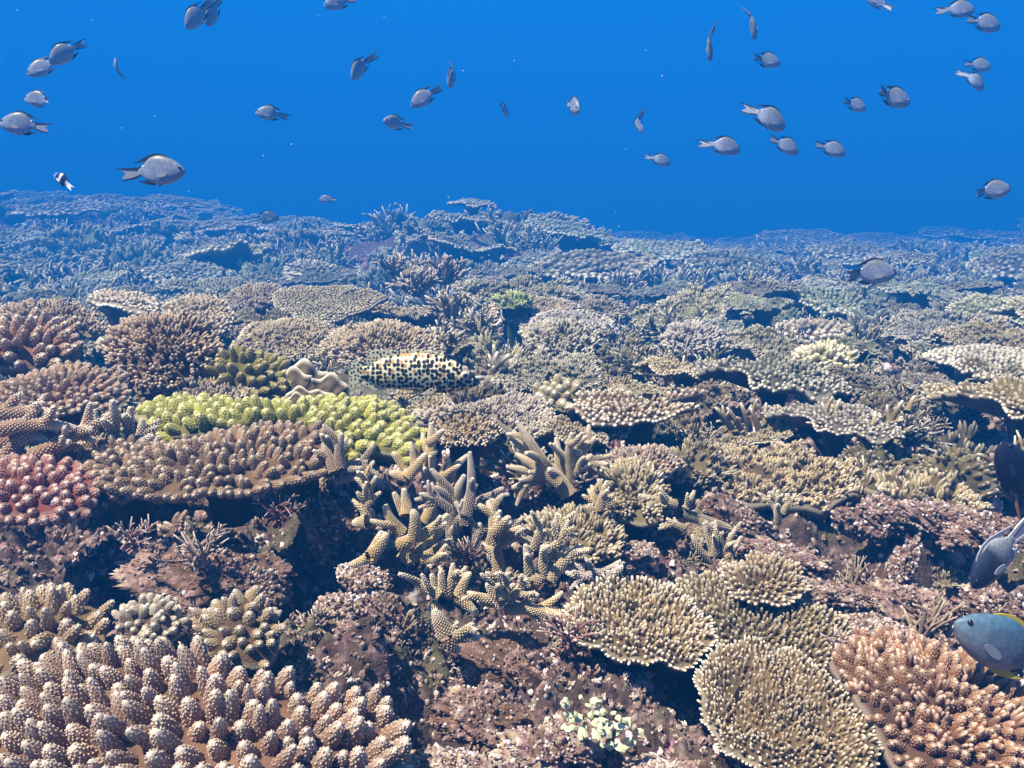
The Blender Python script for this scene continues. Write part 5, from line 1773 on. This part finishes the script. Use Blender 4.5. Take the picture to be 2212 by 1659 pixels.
# dead branches lying in the rubble
nsp = 0
while nsp < 30:
    u, v = (rs.uniform(1480, 2212), rs.uniform(1040, 1330)) if nsp < 22 else (rs.uniform(250, 900), rs.uniform(1120, 1420))
    D = float(np.interp(v, [1000, 1300, 1650], [1.4, .97, .68]))
    p = P(u, v, D)
    t = TEMPL["stag"][int(rs.integers(4))]
    o = copy_tree(t, np.array([(.30, .17, .12), (.38, .26, .22), (.30, .22, .13), (.46, .34, .30)][int(rs.integers(4))]))
    o.name = "dead_coral"
    for ch in o.children:
        ch.color = (*ch.color[:3], .3)
    s = rs.uniform(.28, .55)
    o.scale = (s, s * .7, s * .55)
    o.location = (p[0], D, float(ground(p[0], D)) + .004)
    o.rotation_euler = (R(rs.normal(0, 25)), R(rs.normal(0, 30)), rs.uniform(0, 6.28))
    zt = "in the broken rubble on the right" if u > 1400 else "on the turf rubble at left, below the brown shelf"
    tag(o, f"crusted dead coral branches lying {zt}", "dead coral", f"dead coral branches {zt}")
    nsp += 1
used = {}
rf = np.random.default_rng(99)
cand = []
taken = [list(f) for f in FOOT]
TONES = [("tan", (.46, .34, .18)), ("olive-brown", (.28, .23, .12)), ("grey", (.36, .36, .28)), ("cream", (.54, .47, .33)), ("lilac-grey", (.40, .36, .38))]


def zone(x, y):
    q = x / y
    if y > 10.5:
        return ("fading into the blue at the far crest on the left", "far_left") if q < -.2 else ("fading into the blue on the far crest past the central mound", "far_mid") if q < .2 else ("fading into the blue along the far right crest", "far_right")
    if y > 5.4:
        return ("on the hazy left slope behind the flat table corals", "slope_left") if q < -.18 else ("on the hazy central mound", "mound") if q < .16 else ("on the hazy slope right of the central mound", "slope_right")
    if y > 2.4:
        return ("among the table corals left of the dark staghorn mound", "mid_left") if q < -.12 else ("around the dark staghorn mound", "mid_centre") if q < .14 else ("on the grey-tan middle slope at right", "mid_right")
    return ("near the left edge, higher than the yellow-green corals", "near_left") if q < -.2 else ("close around the spotted fish", "near_centre") if q < .12 else ("between the cream staghorns and the pale-yellow coral on the right", "near_right")


cnt = {"table": 0, "bushy": 0, "stag": 0}
tries = 0
while tries < 24000 and sum(cnt.values()) < 720:
    tries += 1
    D = 1.35 + (29.0 - 1.35) * rf.uniform(0, 1) ** 2.2
    x = rf.uniform(-.68, .68) * D
    kind = rf.choice(["table", "bushy", "stag"], p=[.46, .22, .32] if D > 2.4 else [.30, .34, .36])
    base = {"table": .14, "bushy": .12, "stag": .12}[kind]
    sz = np.interp(D, [1.3, 2.2, 3.5, 7, 12, 20, 29], [.08, .115, .17, .32, .50, .75, .95]) * rf.uniform(.6, 1.3) * (1.15 if kind == "table" else .85)
    ok = True
    for tx, ty, tr in taken:
        if (x - tx) ** 2 + (D - ty) ** 2 < ((tr + sz) * .72) ** 2:
            ok = False
            break
    if not ok:
        continue
    taken.append([x, D, sz])
    key = ("far_" if D > 6 else "") + kind
    ti = int(rf.integers(len(TEMPL[key])))
    t = TEMPL[key][ti]
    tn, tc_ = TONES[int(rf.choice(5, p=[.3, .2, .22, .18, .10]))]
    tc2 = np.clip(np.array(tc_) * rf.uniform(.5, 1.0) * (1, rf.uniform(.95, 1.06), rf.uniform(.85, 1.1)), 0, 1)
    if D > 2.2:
        tc2 = tc2 * (np.interp(D, [2.2, 5], [.9, .72]), 1.0, .95)          # red drops with distance: the water's absorption and haze painted into the pigment
    first = (key, ti) not in used
    used[(key, ti)] = 1
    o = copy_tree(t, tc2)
    s = sz / base
    z = float(canopy(x, D)) + rf.uniform(-.03, .025) * (1 + .1 * D)
    if kind == "table":
        z += .01 * min(D, 6) + rf.uniform(-.15, .45 if D < 5 else .2) * sz
    else:
        z -= .04 * s
    o.location = (x, D, z)
    o.rotation_euler = (R(rf.normal(6 if kind == "table" else 10, 5)), R(rf.normal(0, 6)), rf.uniform(0, 6.28))
    # tilt about the fixed picture axis, spin about the colony's own
    o.rotation_euler = (Matrix.Rotation(R(rf.normal(7, 5)), 3, 'X') @ Matrix.Rotation(R(rf.normal(0, 6)), 3, 'Y') @ Matrix.Rotation(rf.uniform(0, 6.28), 3, 'Z')).to_euler()
    o.scale = (s, s * rf.uniform(.85, 1.1), s * rf.uniform(.85, 1.15) * (np.interp(D, [1, 7, 16, 29], [1, .9, .55, .4]) if kind != "table" else np.interp(D, [1, 9, 16, 29], [1, .75, .5, .35])))
    zt, zg = zone(x, D)
    kn = {"table": "table coral", "bushy": "bushy coral", "stag": "staghorn coral"}[kind]
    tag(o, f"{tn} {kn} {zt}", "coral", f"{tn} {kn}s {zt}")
    cnt[kind] += 1
print("FILL", cnt)
for lst in TEMPL.values():
    for t in lst:
        for ch in list(t.children):
            bpy.data.objects.remove(ch)
        bpy.data.objects.remove(t)

# ------------------------------------------------------------------ drifting specks
mp = MB()
rp = np.random.default_rng(8)
n_ = 80
u, v, D = rp.uniform(0, 2212, n_), rp.uniform(0, 1659, n_), rp.uniform(.5, 2.2, n_)
pt = np.stack([P(a, b, c) for a, b, c in zip(u, v, D)])
kz = pt[:, 2] > canopy(pt[:, 0], pt[:, 1]) + .02
stamp(mp, lathe([(.6, -.8), (1, 0), (.6, .8), (0, 1)], 5, [0, 0, 0, 0]), pt[kz], rp.normal(0, 1, (kz.sum(), 3)), .0006 * D[kz] * rp.uniform(.5, 1.2, kz.sum()), .0008 * D[kz], rp)
tag(link("drifting_particles", mp.mesh("drifting_particles", plain("speck", (.8, .8, .8)))), kind="stuff")

# ------------------------------------------------------------------ the water's own haze
hz = MB()
bx = np.array([(x, y, z) for x in (-45, 45) for y in (-45, 45) for z in (-14, 2.1)])
hz.add(bx, [(0, 1, 3, 2), (4, 6, 7, 5), (0, 4, 5, 1), (2, 3, 7, 6), (0, 2, 6, 4), (1, 5, 7, 3)])
mh = bpy.data.materials.new("water_haze")
mh.use_nodes = True
n = mh.node_tree
n.nodes.clear()
out = n.nodes.new("ShaderNodeOutputMaterial")
pv = n.nodes.new("ShaderNodeVolumePrincipled")
pv.inputs["Color"].default_value = (.009, .205, .69, 1)
pv.inputs["Density"].default_value = .112
pv.inputs["Anisotropy"].default_value = .0
n.links.new(pv.outputs[0], out.inputs["Volume"])
o = link("haze", hz.mesh("haze", mh, False))
tag(o, kind="stuff")
